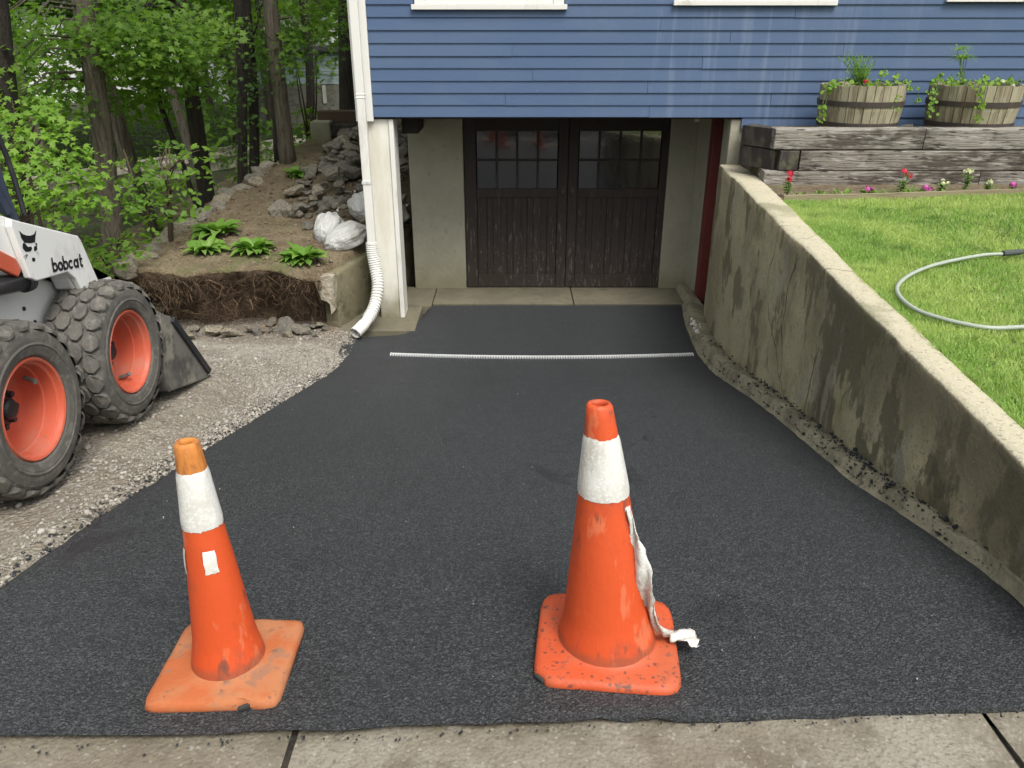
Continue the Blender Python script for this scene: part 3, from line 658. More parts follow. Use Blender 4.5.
# ------------------------------------------------------------------ traffic cones
orange = mat('cone_orange', (.56, .072, .013), .6, [('noise', 5, .52, .68, (.36, .055, .02), I1, .7), ('noise', 16, .56, .68, (.16, .065, .04), (1, 1, .4), .75, None, ('noise', 3.4, .44, .56, I1)), ('noise', 9, .58, .64, (.62, .19, .09), (1.6, 1.6, .5), .5), ('noise', 34, .56, .66, (.10, .05, .035), (1, 1, .35), .65, None, ('noise', 5, .46, .58, I1)), ('z', 30, .085, .06, (.20, .07, .035), I1, .6, .03), ('cell', 190, .93, 1, (.06, .04, .03), I1, .6, None, ('z', 8, .10, .03, I1, .04))],
    bump=[('noise', 9, .25, .006, I1), ('noise', 60, .3, .002, I1)])
orangeB = mat('cone_base_orange', (.50, .075, .020), .6, [('noise', 8, .45, .62, (.42, .10, .04), I1, .7), ('noise', 30, .58, .66, (.10, .06, .04), I1, .6), ('cell', 130, .90, 1, (.05, .035, .03), I1, .7)], bump=[('noise', 40, .5, .004, I1)])
orangeF = mat('faded_cone_base', (.40, .105, .03), .85, [('noise', 7, .42, .6, (.40, .17, .075), I1, .75), ('noise', 14, .56, .64, (.20, .12, .08), I1, .6), ('noise', 30, .6, .68, (.10, .06, .04), I1, .6)], bump=[('noise', 40, .5, .004, I1)])
ambertip = mat('worn_cone_tip', (.52, .19, .035), .7, [('noise', 22, .45, .6, (.27, .10, .03), (1, 1, .3), .85), ('noise', 30, .62, .7, (.10, .05, .02), (1, 1, .3), .7)], bump=[('noise', 40, .5, .003, I1)])
reflm = mat('reflective_sleeve', (.62, .62, .58), .38, [('noise', 5, .5, .6, (.46, .43, .36), (2, 2, .6), .6), ('noise', 7, .5, .68, (.52, .49, .42), I1, .7), ('noise', 30, .63, .70, (.28, .24, .19), I1, .55), ('cell', 180, .5, 1, (.78, .78, .75), I1, .5)], bump=[('noise', 11, .5, .01, (1, 1, .6)), ('cell', 260, .15, .001, I1)])
blackm = mat('black_rubber_scuff', (.03, .028, .026), .8)
def cone(px, py, bw, H, rb, rt, rz, label, lean, coll, tipmat, basem, torn, seed):
    r = ray(px, py); t = 1.0
    while CH + r[2] * t > drive_z(r[1] * t): t += .001
    P0 = Vector((r[0] * t, r[1] * t, drive_z(r[1] * t) + .006))
    root = empty('traffic_cone', P0, (-math.atan(.075), 0, rz)); tag(root, label, 'traffic cone')
    rr = random.Random(seed)
    # base: rounded square slab, slightly warped, hollow skirt
    n = 64; rings = []
    def sq(a, hw, k=14 if tipmat is ambertip else 8):
        c, s = math.cos(a), math.sin(a); return hw / ((abs(c) ** k + abs(s) ** k) ** (1 / k))
    b = MB(); hw = bw / 2; prof = [(1.0, .0), (1.004, .012), (.985, .026), (.93, .030), (.80, .031), (rb / hw * 1.16, .033), (rb / hw * 1.05, .038), (rb / hw * 1.0, .055)]
    vs = []
    for q, (f, z) in enumerate(prof):
        for j in range(n):
            a = 2 * math.pi * j / n; R0 = sq(a, hw); Rc = rb
            m = (f - rb / hw) / (1.004 - rb / hw); m = max(0, min(1, m)); rad = (R0 * f) * m + (Rc * f * hw / rb) * (1 - m)
            chip = 0
            if torn is not None and f > .97:
                da = abs((a - torn + math.pi) % (2 * math.pi) - math.pi); chip = max(0, 1 - da / .09) * .016 * (1 + .6 * nz(a * 20, q))
            rad -= chip; wz = .006 * nz(math.cos(a) * 2, math.sin(a) * 2, seed, 1) * m
            vs.append((rad * math.cos(a), rad * math.sin(a), z + wz))
    fs = [(i * n + j, i * n + (j + 1) % n, (i + 1) * n + (j + 1) % n, (i + 1) * n + j) for i in range(len(prof) - 1) for j in range(n)]
    b.add(vs, fs + [tuple(reversed(range(n)))]); b.build('base', basem, root, smooth=True)
    if torn is not None:
        s = MB(); R1 = sq(torn, hw) * .975
        s.box((R1 * math.cos(torn), R1 * math.sin(torn), .014), (.034, .010, .014), torn + 1.6); s.build('chipped_corner', blackm, root, bevel=.004)
    def rad(h): return rb + (rt - rb) * ((h - .05) / (H - .05)) + .006 * max(0, 1 - (h - .05) / .06)
    def pt(a, h, off=0):
        q = rad(h) + off + .0022 * nz(math.cos(a) * 1.5, math.sin(a) * 1.5, h * 6 + seed, 1)
        return Vector((q * math.cos(a) + lean[0] * (h / H) ** 1.3, q * math.sin(a) + lean[1] * (h / H) ** 1.3, h))
    def band(h0, h1, a0, a1, off, nh, na, name, m, rag=0, thick=True):
        vs = []; fs = []; full = a1 - a0 > 6.28
        for i in range(nh + 1):
            for j in range(na + (0 if full else 1)):
                a = a0 + (a1 - a0) * j / na; h = h0 + (h1 - h0) * i / nh
                if rag and i in (0, nh): h += rag * nz(math.cos(a) * 6, math.sin(a) * 6, i + seed, 1.5)
                if rag and not full and j in (0, na): a += rag / .05 * nz(h * 60, j, seed)
                vs.append(pt(a, h, off if 0 < i < nh or not thick else off * .4))
        k = na + (0 if full else 1)
        for i in range(nh):
            for j in range(na): fs.append((i * k + j, i * k + (j + 1) % k, (i + 1) * k + (j + 1) % k, (i + 1) * k + j))
        mb = MB().add(vs, fs); return mb.build(name, m, root, smooth=True)
    bd = band(.036, H - .085, 0, 2 * math.pi, 0, 40, 56, 'body', orange, thick=False)
    # tip with rolled hollow mouth
    vs = []; fs = []; k = 40; pr = [(H - .086, .0006), (H - .06, .001), (H - .03, .001), (H - .008, .001), (H, -.003), (H, -.010), (H - .01, -.013), (H - .07, -.012)]
    for h, o in pr:
        for j in range(k): vs.append(pt(2 * math.pi * j / k, h, o))
    for i in range(len(pr) - 1):
        for j in range(k): fs.append((i * k + j, i * k + (j + 1) % k, (i + 1) * k + (j + 1) % k, (i + 1) * k + j))
    MB().add(vs, fs).build('tip', tipmat, root, smooth=True)
    band(coll[0], coll[1], 0, 2 * math.pi, .0035, 9, 56, 'reflective_sleeve', reflm, .004)
    return root, pt, band
rootL, ptL, bandL = cone(231, 669, .330, .655, .084, .0275, R(2), 'worn orange traffic cone with an amber brown tip and small white patch', (-.020, .0), (.437, .585), ambertip, orangeF, R(-62), 3)
bandL(.325, .385, R(-82), R(-52), .003, 4, 6, 'sticker', reflm, .002); bandL(.315, .385, R(206), R(224), .003, 4, 4, 'sticker', reflm, .002)
rootR, ptR, bandR = cone(606, 647, .380, .715, .124, .0305, R(-6), 'bright orange traffic cone trailing a torn white sleeve onto its base', (-.052, .0), (.475, .635), orange, orangeB, R(224), 8)
# torn sleeve hanging down the right side of the right-hand cone
path = [(ptR(R(-35), .455, .004), .006), (ptR(R(-30), .40, .006), .020), (ptR(R(-32), .34, .008), .046), (ptR(R(-34), .27, .012), .064), (ptR(R(-28), .21, .012), .050), (ptR(R(-20), .165, .012), .018), (ptR(R(-14), .115, .016), .026), (ptR(R(-8), .07, .026), .030),
        (Vector((.165, .0, .048)), .040), (Vector((.193, .005, .048)), .066), (Vector((.222, .005, .044)), .080), (Vector((.246, .0, .034)), .060)]
vs = []; fs = []; pp = spline([p for p, w_ in path], 5); ww = np.interp(np.linspace(0, 1, len(pp)), np.linspace(0, 1, len(path)), [w_ for p, w_ in path])
m_ = 7
for i, (p, w_) in enumerate(zip(pp, ww)):
    d = (pp[min(i + 1, len(pp) - 1)] - pp[max(0, i - 1)]).normalized(); side = Vector((1, -.45, .0)) if i < 38 else Vector((.1, -1, .15))
    side = (side - d * side.dot(d)).normalized(); nrm = d.cross(side)
    for j in range(m_):
        u = j / (m_ - 1) - .5; vs.append(p + side * u * w_ * (1 + .25 * nz(i * .4, j)) + nrm * (.008 * math.sin(u * 9 + i * .55) + .005 * nz(i * .7, j * .8)))
for i in range(len(pp) - 1):
    for j in range(m_ - 1): fs.append((i * m_ + j, i * m_ + j + 1, (i + 1) * m_ + j + 1, (i + 1) * m_ + j))
ts = MB().add(vs, fs).build('torn_sleeve', reflm, rootR, smooth=True, fix=False); so2 = ts.modifiers.new('thick', 'SOLIDIFY'); so2.thickness = .0016

# ------------------------------------------------------------------ skid steer loader
loader = empty('skid_steer_loader', (-2.78, 3.3, 1.03), (-.10, 0, 0)); tag(loader, 'white skid steer loader with orange wheel rims, parked on the gravel', 'loader')
LM = Matrix.Rotation(-.10, 4, 'X'); LM.translation = Vector((-2.78, 3.3, 1.03)); LI = LM.inverted()
def loc(px, py, X): return LI @ at_x(px, py, X)
whitep = mat('machine_white_paint', (.76, .76, .73), .38, [('noise', 5, .5, .68, (.48, .46, .40), (1, 1, .5), .6), ('noise', 30, .62, .70, (.22, .17, .12), I1, .55, None, ('noise', 3, .46, .6, I1)), ('z', 5, .62, .30, (.36, .33, .27), I1, .6, .3)], bump=[('noise', 12, .12, .004, I1)], coat=.15)
orangep = mat('machine_orange_paint', (.54, .105, .055), .42, [('noise', 5, .45, .66, (.46, .17, .115), I1, .7), ('noise', 28, .62, .70, (.24, .13, .08), I1, .6)], bump=[('noise', 18, .15, .003, I1)])
rubber = mat('dusty_tyre_rubber', (.085, .080, .070), .88, [('noise', 14, .5, .62, (.16, .145, .12), (2.5, 1, 1), .6), ('noise', 6, .45, .62, (.125, .115, .098), I1, .8), ('noise', 24, .55, .66, (.20, .185, .155), I1, .5), ('noise', 3, .6, .7, (.028, .026, .024), I1, .6)], bump=[('noise', 40, .4, .004, I1)])
steel = mat('worn_bucket_steel', (.21, .20, .175), .6, [('noise', 5, .45, .6, (.08, .076, .07), I1, .8), ('noise', 4, .54, .62, (.36, .33, .26), I1, .8), ('noise', 3.5, .63, .7, (.12, .06, .035), I1, .5)], bump=[('noise', 22, .5, .01, I1)], metal=.3)
blackp = mat('black_machine_paint', (.020, .021, .024), .5, [('noise', 10, .5, .7, (.06, .055, .05), I1, .6)])
chrome = mat('hydraulic_cylinder', (.035, .035, .038), .35)
navyp = mat('cab_dark_blue', (.025, .035, .06), .5)
def mk(name, mb, m, parent=loader, **k): return mb.build(name, m, parent, **k)
def ZY(x0, x1): return lambda a, b, t: (t, a, b)
# lower frame & engine body
f = MB(); f.prism([(-.95, .28), (.62, .22), (.78, .34), (.74, .60), (.55, .80), (.22, .885), (-.95, .93)], lambda a, b, t: (t, a, b), -.475, .475); fr = mk('frame', f, whitep, bevel=.015)
for (py_, pz_) in ((.08, .70), (.14, .62), (.17, .55), (-.1, .78), (-.14, .66), (-.2, .8), (.02, .8)): f = MB(); f.lathe([(0, .006), (.010, .006), (.011, 0)], 8, 'x', (.475, py_, pz_)); mk('bolt', f, blackp, fr)
f = MB(); f.prism([(-1.25, .45), (-.96, .40), (-.955, 1.30), (-1.10, 1.32), (-1.25, 1.15)], lambda a, b, t: (t, a, b), -.44, .44); mk('engine_door', f, whitep, bevel=.02)
f = MB(); 
for i in range(9): f.b2((-.32, -1.262, .62 + i * .055), (.32, -1.251, .645 + i * .055))
mk('grille', f, blackp)
# cab: four posts, roof, seat, side mesh
for s in (-1, 1):
    cab = MB()
    x = s * .43
    cab.tube([(x, .26, .90), (x, .16, 1.25), (x, .04, 1.92)], .03, 6); cab.tube([(x, -.60, .94), (x, -.58, 1.90)], .03, 6)
    for i in range(7):
        z = 1.05 + i * .12; cab.tube([(x, -.58, z), (x, .24 - (z - .9) * .2, z)], .007, 5)
    for i in range(6): yy = -.5 + i * .12; cab.tube([(x, yy, .95), (x, yy, 1.88)], .007, 5)
    cabo = mk('cab_frame', cab, navyp, smooth=False)
f = MB(); f.b2((-.47, -.66, 1.92), (.47, .20, 1.975)); mk('cab_roof', f, whitep, cabo, bevel=.015)
f = MB(); f.b2((-.24, -.45, .93), (.24, .02, 1.03)); f.box((0, -.46, 1.22), (.46, .09, .5), Matrix.Rotation(R(8), 3, 'X')); mk('seat', f, blackp, bevel=.03)
for s in (-1, 1):
    f = MB(); f.tube([(s * .24, .22, .9), (s * .24, .16, 1.22), (s * .21, .13, 1.30)], .014, 7); f.lathe([(0, 0), (.022, .01), (.024, .05), (0, .07)], 10, 'z', (s * .21, .13, 1.28)); mk('control_lever', f, blackp)
# lift arms, each with the raised front plate
A = [loc(0, 208, -2.15), loc(10.5, 219, -2.15), loc(80, 236, -2.15), loc(102, 289, -2.15), loc(82, 290, -2.15), loc(76, 279, -2.15), loc(68, 272, -2.15), loc(37, 281, -2.15), loc(30, 279, -2.15)]
A = [(p.y, p.z) for p in A]
ty, tz = (A[2][0] - A[0][0]), (A[2][1] - A[0][1]); L_ = math.hypot(ty, tz); ty /= L_; tz /= L_      # along the top edge
for s in (-1, 1):
    arm = MB(); xo_ = s * .60; xi_ = s * .50
    back = (A[0][0] - ty * .95, A[0][1] - tz * .95)
    poly = [back, (back[0] - .12, back[1] - .02), (back[0] - .10, back[1] - .30), (back[0] + .1, back[1] - .22), (A[8][0] - .5 * ty, A[8][1] + .02 - .5 * tz), (A[8][0] + .01, A[8][1] + .035), (A[7][0], A[7][1] + .03), (A[6][0], A[6][1] + .01), (A[5][0], A[5][1]), (A[4][0], A[4][1]), (.66, .73), (.80, .54), (.86, .16), (.98, .12), (1.02, .20), (.92, .42), (A[3][0] + .03, A[3][1] - .02), (A[2][0] + .012, A[2][1] - .01), (A[1][0], A[1][1] + .015)]
    arm.prism(poly, lambda a, b, t: (t, a, b), xi_, xo_); armo = mk('lift_arm', arm, whitep, bevel=.012)
    pl = MB(); P_ = [A[1], ((A[2][0] - .02), A[2][1] + .004), (A[2][0], A[2][1] - .02), A[3], A[4], A[5], A[6], A[7], (A[8][0], A[8][1] + .004), (A[1][0] - .008, A[1][1] - .03)]
    pl.prism([(a + ty * 0, b) for a, b in P_], lambda a, b, t: (t, a, b), s * .602, s * .632); plate = mk('arm_plate', pl, whitep, armo, bevel=.006)
    # orange strip and hydraulic cylinder under the arm, behind the plate
    q0, q1 = loc(-60, 232, -2.17), loc(21, 268, -2.17)
    o_ = MB(); dx = (q1.y - q0.y, q1.z - q0.z); o_.prism([(q0.y - .3, q0.z + .065 - .3 * dx[1] / dx[0]), (q1.y - .02, q1.z + .045), (q1.y, q1.z - .01), (q1.y - .03, q1.z - .035), (q0.y - .3, q0.z - .03 - .3 * dx[1] / dx[0])], lambda a, b, t: (t, a, b), s * .585, s * .612); mk('orange_strip', o_, orangep, armo, bevel=.006)
    c_ = MB(); h0, h1 = loc(-70, 300, -2.2), loc(27, 281, -2.2); c_.tube([(s * .57, h0.y, h0.z), (s * .57, h1.y, h1.z)], .042, 16); c_.tube([(s * .57, h1.y - .02, h1.z), (s * .57, h1.y + .02, h1.z)], .05, 16)
    mk('hydraulic_cylinder', c_, chrome, smooth=True)
    c_ = MB(); c_.tube([(s * .38, .62, .78), (s * .38, .86, .52)], .03, 10); c_.tube([(s * .38, .80, .58), (s * .38, .98, .38)], .018, 8); mk('tilt_cylinder', c_, chrome)
# hose looping by the cab
hp = [loc(x, y, -2.3) for x, y in ((-30, 120), (-8, 128), (4, 150), (14, 178), (25, 216))]
f = MB(); f.tube(spline(hp, 6), .012, 8); mk('hydraulic_hose', f, blackp, smooth=True)
f = MB(); g0, g1 = loc(-22, 160, -2.34), loc(7, 212, -2.34); f.tube([g0, g1], .028, 6); mk('grab_rail', f, navyp, cabo)
# cross tube between the arms
for cy_, cz_ in ((.86, .30), (-.9, 1.2)): f = MB(); f.tube([(-.49, cy_, cz_), (.49, cy_, cz_)], .05, 12); mk('cross_tube', f, whitep)
# writing and emblem on the plate
ink = mat('black_decal', (.012, .012, .013), .4)
b0, b1 = loc(52.5, 272.5, -2.148), loc(83.5, 266.5, -2.148); bt = loc(53, 257, -2.148)
ux = Vector((0, b1.y - b0.y, b1.z - b0.z)); Wt = ux.length; ux.normalize(); uy = Vector((0, -ux.z, ux.y)); Ht = abs((bt - b0).dot(uy)) * .98
o0 = Vector((.6335, b0.y, b0.z))
tx = MB()
def stroke(cl, w, closed=False, th=.0015):
    k = len(cl); outp = []; inp = []
    for i in range(k):
        p = Vector(cl[i]); a = Vector(cl[(i - 1) % k]) if closed or i > 0 else None; b = Vector(cl[(i + 1) % k]) if closed or i < k - 1 else None
        d = ((b if b is not None else p) - (a if a is not None else p)).normalized(); n = Vector((-d.y, d.x)); outp.append(p + n * w / 2); inp.append(p - n * w / 2)
    for i in range(k if closed else k - 1):
        j = (i + 1) % k; q = [outp[i], outp[j], inp[j], inp[i]]
        tx.add([o0 + ux * v.x + uy * v.y + Vector((th, 0, 0)) for v in q], [(0, 1, 2, 3)])
adv = Wt / 6.0; xh = Ht * .66; sw_ = adv * .27
def ring(cx, a0=0, a1=360, n=20):
    rx, ry = adv * .36, xh / 2 - sw_ / 2
    return [(cx + rx * math.cos(R(a0 + (a1 - a0) * i / n)), xh / 2 + ry * math.sin(R(a0 + (a1 - a0) * i / n))) for i in range(n + (0 if a1 - a0 >= 360 else 1))]
for i, chh in enumerate('bobcat'):
    cx = adv * (i + .5)
    if chh in 'bo': stroke(ring(cx), sw_, True)
    if chh == 'b': stroke([(cx - adv * .36, 0), (cx - adv * .36, Ht)], sw_, th=.0018)
    if chh == 'c': stroke(ring(cx, 42, 318), sw_)
    if chh == 'a': stroke(ring(cx), sw_, True); stroke([(cx + adv * .36, 0), (cx + adv * .36, xh)], sw_, th=.0018)
    if chh == 't': stroke([(cx - adv * .05, Ht * .95), (cx - adv * .05, sw_ * .8), (cx + adv * .08, sw_ * .5), (cx + adv * .34, sw_ * .5)], sw_); stroke([(cx - adv * .32, xh - sw_ * .4), (cx + adv * .34, xh - sw_ * .4)], sw_ * .8, th=.0018)
mk('lettering', tx, ink, fix=False)
cat = [[(80, 472), (96, 487), (112, 493), (128, 494), (144, 487), (154, 468), (150, 500), (148, 522), (128, 526), (104, 524), (90, 505)],
       [(100, 522), (110, 532), (118, 542), (133, 540), (136, 552), (128, 562), (108, 562), (96, 548), (95, 532)],
       [(144, 540), (156, 536), (158, 552), (148, 562), (144, 556)], [(136, 588), (148, 588), (150, 600), (143, 606), (136, 600)],
       [(150, 522), (157, 528), (158, 536), (150, 534)]]
tx = MB()
for pg in cat:
    q = [loc(x / 4.27, 120 + y / 4.27, -2.148) for x, y in pg]; tx.add([(.6335, p.y, p.z) for p in q], [tuple(range(len(q)))])
for (x0, y0, x1, y1) in ((112, 572, 98, 586), (116, 574, 104, 594), (156, 560, 168, 574), (154, 564, 166, 582)):
    q = [loc(x / 4.27, 120 + y / 4.27, -2.148) for x, y in ((x0, y0), (x0 + 3, y0 + 2), (x1 + 1, y1 + 1), (x1, y1))]; tx.add([(.6335, p.y, p.z) for p in q], [(0, 1, 2, 3)])
mk('emblem', tx, ink, fix=False)
# wheels
def wheel(sx, y, z0, rot):
    R0 = .385; W = .135; cx = sx * .645
    rim = MB(); pr = [(.222, .118), (.216, .128), (.207, .124), (.203, .105), (.194, .098), (.190, .05), (.183, .045), (.180, -.03), (.172, -.048), (.150, -.052), (.11, -.040), (.075, -.040), (.0, -.040)]
    rim.lathe([(r, x * sx) for r, x in pr], 48, 'x'); rim.lathe([(.222, .118 * sx), (.20, -.12 * sx), (.222, -.128 * sx)], 48, 'x')
    w_ = rim.build('wheel', orangep, loader, smooth=True); w_.location = (cx, y, z0); w_.rotation_euler = (rot, 0, 0)
    ed = w_.modifiers.new('es', 'EDGE_SPLIT'); ed.split_angle = R(35)
    ty_ = MB(); pr = [(.218, .112), (.232, .132), (.262, .140), (.300, .139), (.325, .134), (.338, .126), (.352, .112), (.360, .09), (.362, 0), (.360, -.09), (.352, -.112), (.338, -.126), (.300, -.139), (.262, -.140), (.232, -.132), (.218, -.112)]
    ty_.lathe(pr, 72, 'x')
    # raised sidewall rib
    ty_.lathe([(.268, .1395 * 1), (.272, .1445), (.279, .1445), (.283, .1395)], 72, 'x'); ty_.lathe([(.268, -.1395), (.272, -.1445), (.279, -.1445), (.283, -.1395)], 72, 'x')
    N_ = 22
    for k in range(N_):
        for row, (xc, wx, lz, off) in enumerate(((-.103, .072, .101, 0), (-.035, .0695, .100, .5), (.035, .0695, .100, 0), (.103, .072, .101, .5))):
            a = 2 * math.pi * (k + off) / N_; hexp = []
            hw_, hl = wx / 2, lz / 2
            shape = [(-hw_, -hl * .45), (-hw_ * .35, -hl), (hw_ * .45, -hl * .9), (hw_, -hl * .35), (hw_, hl * .45), (hw_ * .35, hl), (-hw_ * .45, hl * .9), (-hw_, hl * .35)]
            vs = []
            for rr_, sc in ((.352 if row in (1, 2) else .340, 1.0), (R0 - (.004 if row in (1, 2) else .010), .965)):
                for (u, v) in shape:
                    aa = a + v * sc / .37; x = xc + u * sc; r2 = rr_ - (.020 if abs(x) > .12 and rr_ > .36 else 0)
                    vs.append((x, r2 * math.cos(aa), r2 * math.sin(aa)))
            ty_.add(vs, [tuple(range(8, 16))] + [(i, (i + 1) % 8, (i + 1) % 8 + 8, i + 8) for i in range(8)])
    t_ = ty_.build('tyre', rubber, w_); 
    for p in t_.data.polygons: p.use_smooth = False
    e2 = t_.modifiers.new('b', 'BEVEL'); e2.width = .003; e2.segments = 1; e2.limit_method = 'ANGLE'; e2.angle_limit = R(35)
    hub = MB(); hub.lathe([(0, .03 * sx), (.034, .03 * sx), (.044, .02 * sx), (.05, -.022 * sx), (.098, -.03 * sx)], 20, 'x')
    for k in range(8):
        a = 2 * math.pi * k / 8; hub.lathe([(0, -.002 * sx), (.013, -.002 * sx), (.014, -.04 * sx)], 6, 'x', (0, .078 * math.cos(a), .078 * math.sin(a)))
    hub.build('hub', blackp, w_)
    vl = MB(); vl.tube([(.015 * sx, 0, -.165), (.06 * sx, 0, -.150), (.075 * sx, 0, -.14)], .011, 8); vl.build('valve', steel, w_)
    return w_
for sx in (-1, 1):
    wheel(sx, -.43, .385, 2.2); wheel(sx, .43, .385, .3)
# bucket
Bp = [loc(148, 320, -2.03), loc(168, 317, -2.03), loc(173, 318, -2.03), loc(209, 371, -2.03), loc(208, 377, -2.03), loc(163, 397, -2.03), loc(150, 397, -2.03)]
Bp = [(p.y, p.z) for p in Bp]
bz = min(p[1] for p in Bp)
bk_ = MB()
Bp = [(max(a, .865), b) for a, b in Bp]
back = [(Bp[0][0], Bp[0][1]), Bp[1], Bp[2], Bp[3], Bp[4], Bp[5], (Bp[6][0] - .012, Bp[6][1] + .06), (Bp[0][0] - .022, (Bp[0][1] + Bp[6][1]) / 2)]
for s in (-1, 1): bk_.prism(back, lambda a, b, t: (t, a, b), s * .735, s * .75)
sh = [back[2], back[1], back[0], back[7], back[6], back[5], back[4]]
for p, q in zip(sh[:-1], sh[1:]):
    d = Vector((q[0] - p[0], q[1] - p[1])); n = Vector((-d.y, d.x)).normalized() * .012
    bk_.prism([p, q, (q[0] - n.x, q[1] - n.y), (p[0] - n.x, p[1] - n.y)], lambda a, b, t: (t, a, b), -.734, .734)
bu = mk('bucket', bk_, steel)
for s in (-1, 1):
    f = MB(); p, q = Bp[2], Bp[3]; d = Vector((q[0] - p[0], q[1] - p[1])).normalized(); n = Vector((-d.y, d.x))
    f.prism([(p[0] - .01, p[1] + .012), (q[0] + .008, q[1] + .008), (q[0] - .035, q[1] - .01), (p[0] - .045, p[1] - .012)], lambda a, b, t: (t, a, b), s * .7505, s * .768); mk('side_cutter', f, blackp, bu, bevel=.003)
f = MB(); f.prism([(Bp[4][0] + .05, Bp[4][1] - .01), (Bp[4][0] - .12, Bp[4][1] - .035), (Bp[4][0] - .12, Bp[4][1] - .015), (Bp[4][0] + .04, Bp[4][1] + .003)], lambda a, b, t: (t, a, b), -.75, .75); mk('cutting_edge', f, steel, bu)
# ------------------------------------------------------------------ small ground things
rng = np.random.default_rng(5)
protos1 = [rock_proto(i, 1, .7) for i in range(8)]
def stones(name, pts, sizes, m, seed):
    P = np.array(pts); S = np.array(sizes); Zv = np.random.default_rng(seed).normal(size=P.shape) * .35 + [0, 0, 1]
    X, Y, Z = frames(Zv, np.random.default_rng(seed + 1)); return scatter_mesh(name, protos1, P, S, X, Y, Z, m, seed=seed)
pts = []; sz = []
rr = random.Random(11)
def add_stone(x, y, s):
    pts.append((x, y, yard(x, y) + .02 * fbm(x, y, 2, 2.2) * sstep(-1.7, -2.1, x) + s * .15)); sz.append(s)
while len(pts) < 17000:                                        # crushed stone along the asphalt edge and across the yard
    y = rr.uniform(1.3, 7.7); e = lerp_tab(XL, y) if y < 6.6 else -1.62
    if rr.random() < .62: x = e - abs(rr.gauss(0, .22)) + .015
    else: x = e - rr.uniform(0, 3.2)
    dens = .5 + .9 * fbm(x, y, 7, 1.1)
    if rr.random() > max(.12, dens): continue
    add_stone(x, y, min(.024, .0035 + rr.expovariate(1 / .0032)))
while len(pts) < 17500:                                        # paler spread in front of the bank
    x = rr.uniform(-4.2, -1.75); y = rr.uniform(5.2, 7.4); add_stone(x, y, min(.04, .005 + rr.expovariate(1 / .006)))
for _ in range(90):                                            # a few strays on the fresh asphalt
    y = 1.45 + 5 * rr.random() ** 1.3; x = rr.uniform(-1.5, 1.5); s = rr.uniform(.0015, .0045); pts.append((x, y, drive_z(y) + .012)); sz.append(s)
g = stones('gravel_stones', pts, sz, stone_light, 3); tag(g, 'loose crushed grey stone scattered over the gravel yard', 'gravel', kind='stuff')
# asphalt crumbs along the footing and the left edge
pts = []; sz = []
for _ in range(1500):
    y = rr.triangular(1.5, 7.8, 2.6); x = lerp_tab(XR, y) + (abs(rr.gauss(.01, .03)) - .01 if rr.random() < .3 else rr.uniform(.04, .22)); xe = max(xi(y), lerp_tab(XR, y) + .05)
    if x > xe - .01: continue
    up = lerp_tab([(0, .05), (3.5, .07), (5.2, .13), (6.2, .17), (7.2, .17), (7.9, .13)], y); t = (x - lerp_tab(XR, y)) / (xe - lerp_tab(XR, y))
    s = min(.016, .003 + rr.expovariate(1 / .003)); pts.append((x, y, drive_z(y) + up * float(np.interp(t, [0, .12, .3, .55, .8, 1], [.2, .75, 1, .92, .85, .95])) + s * .3)); sz.append(s)
for _ in range(350):
    y = rr.uniform(1.4, 6.5); x = -1.62 - abs(rr.gauss(0, .05)) + .03; s = rr.uniform(.003, .010); pts.append((x, y, max(drive_z(y), yard(x, y)) + .006)); sz.append(s)
for _ in range(160):
    x = rr.uniform(-1.5, 1.6); y = 1.33 + .045 * x - abs(rr.gauss(0, .012)); s = rr.uniform(.002, .005); pts.append((x, y, 1.392)); sz.append(s)
g = stones('asphalt_crumbs', pts, sz, asphalt, 8); tag(g, 'black asphalt crumbs spilled along the driveway edges', 'asphalt crumbs', kind='stuff')
# pale debris on the kerb end near the garage
pts = [(1.93 + rr.gauss(0, .02), 7.6 + rr.gauss(0, .12), .09 + rr.uniform(0, .03)) for _ in range(26)]; sz = [rr.uniform(.008, .03) for _ in pts]
g = stones('mortar_debris', pts, sz, mat('pale_mortar', (.62, .60, .55), .9), 9); tag(g, 'white mortar bits lying beside the garage kerb', 'debris', kind='stuff')
# grass
bl = []
for w_, bend in ((.0022, .35), (.0028, .6), (.0024, .9)):
    bl.append(([(-w_, 0, 0), (w_, 0, 0), (-w_ * .8, bend * .25 * .3, .5), (w_ * .8, bend * .25 * .3, .5), (0, bend * .6, .93)], [(0, 1, 3), (0, 3, 2), (2, 3, 4)]))
bl = [([(x / .05, y, z) for x, y, z in v], f) for v, f in bl]
n = 260000; U = rng.random((n, 2)); yy = 1.41 + (6.75 - 1.41) * U[:, 1] ** .85; xx = np.array([xo(a) for a in yy]) - .015 + (7.5 * U[:, 0] ** 1.9)
zmax = np.interp(xx, [2.19, 9.5], [6.24, 6.97]); k = yy < zmax; xx, yy = xx[k], yy[k]; n = len(xx)
zz = np.array([lawn_z(a, b) for a, b in zip(xx, yy)]) - .13 * np.clip((1.55 - yy) / .14, 0, 1); P = np.stack([xx, yy, zz - .004], 1)
cl = np.array([nz(a, b, 2, 2.6) + .6 * nz(a, b, 5, 9) for a, b in zip(xx, yy)])
S = np.stack([np.full(n, .05) * 1.0, (.05 + .02 * cl) * 1.0, .038 + .016 * cl + .014 * rng.random(n)], 1)
S[:, 0] = .05; Zv = rng.normal(size=(n, 3)) * .42 + [0, 0, 1]; X, Y, Z = frames(Zv, rng)
g = scatter_mesh('grass', bl, P, S, X, Y, Z, grassm, seed=4); tag(g, 'short green lawn grass behind the retaining wall', 'grass', kind='stuff')
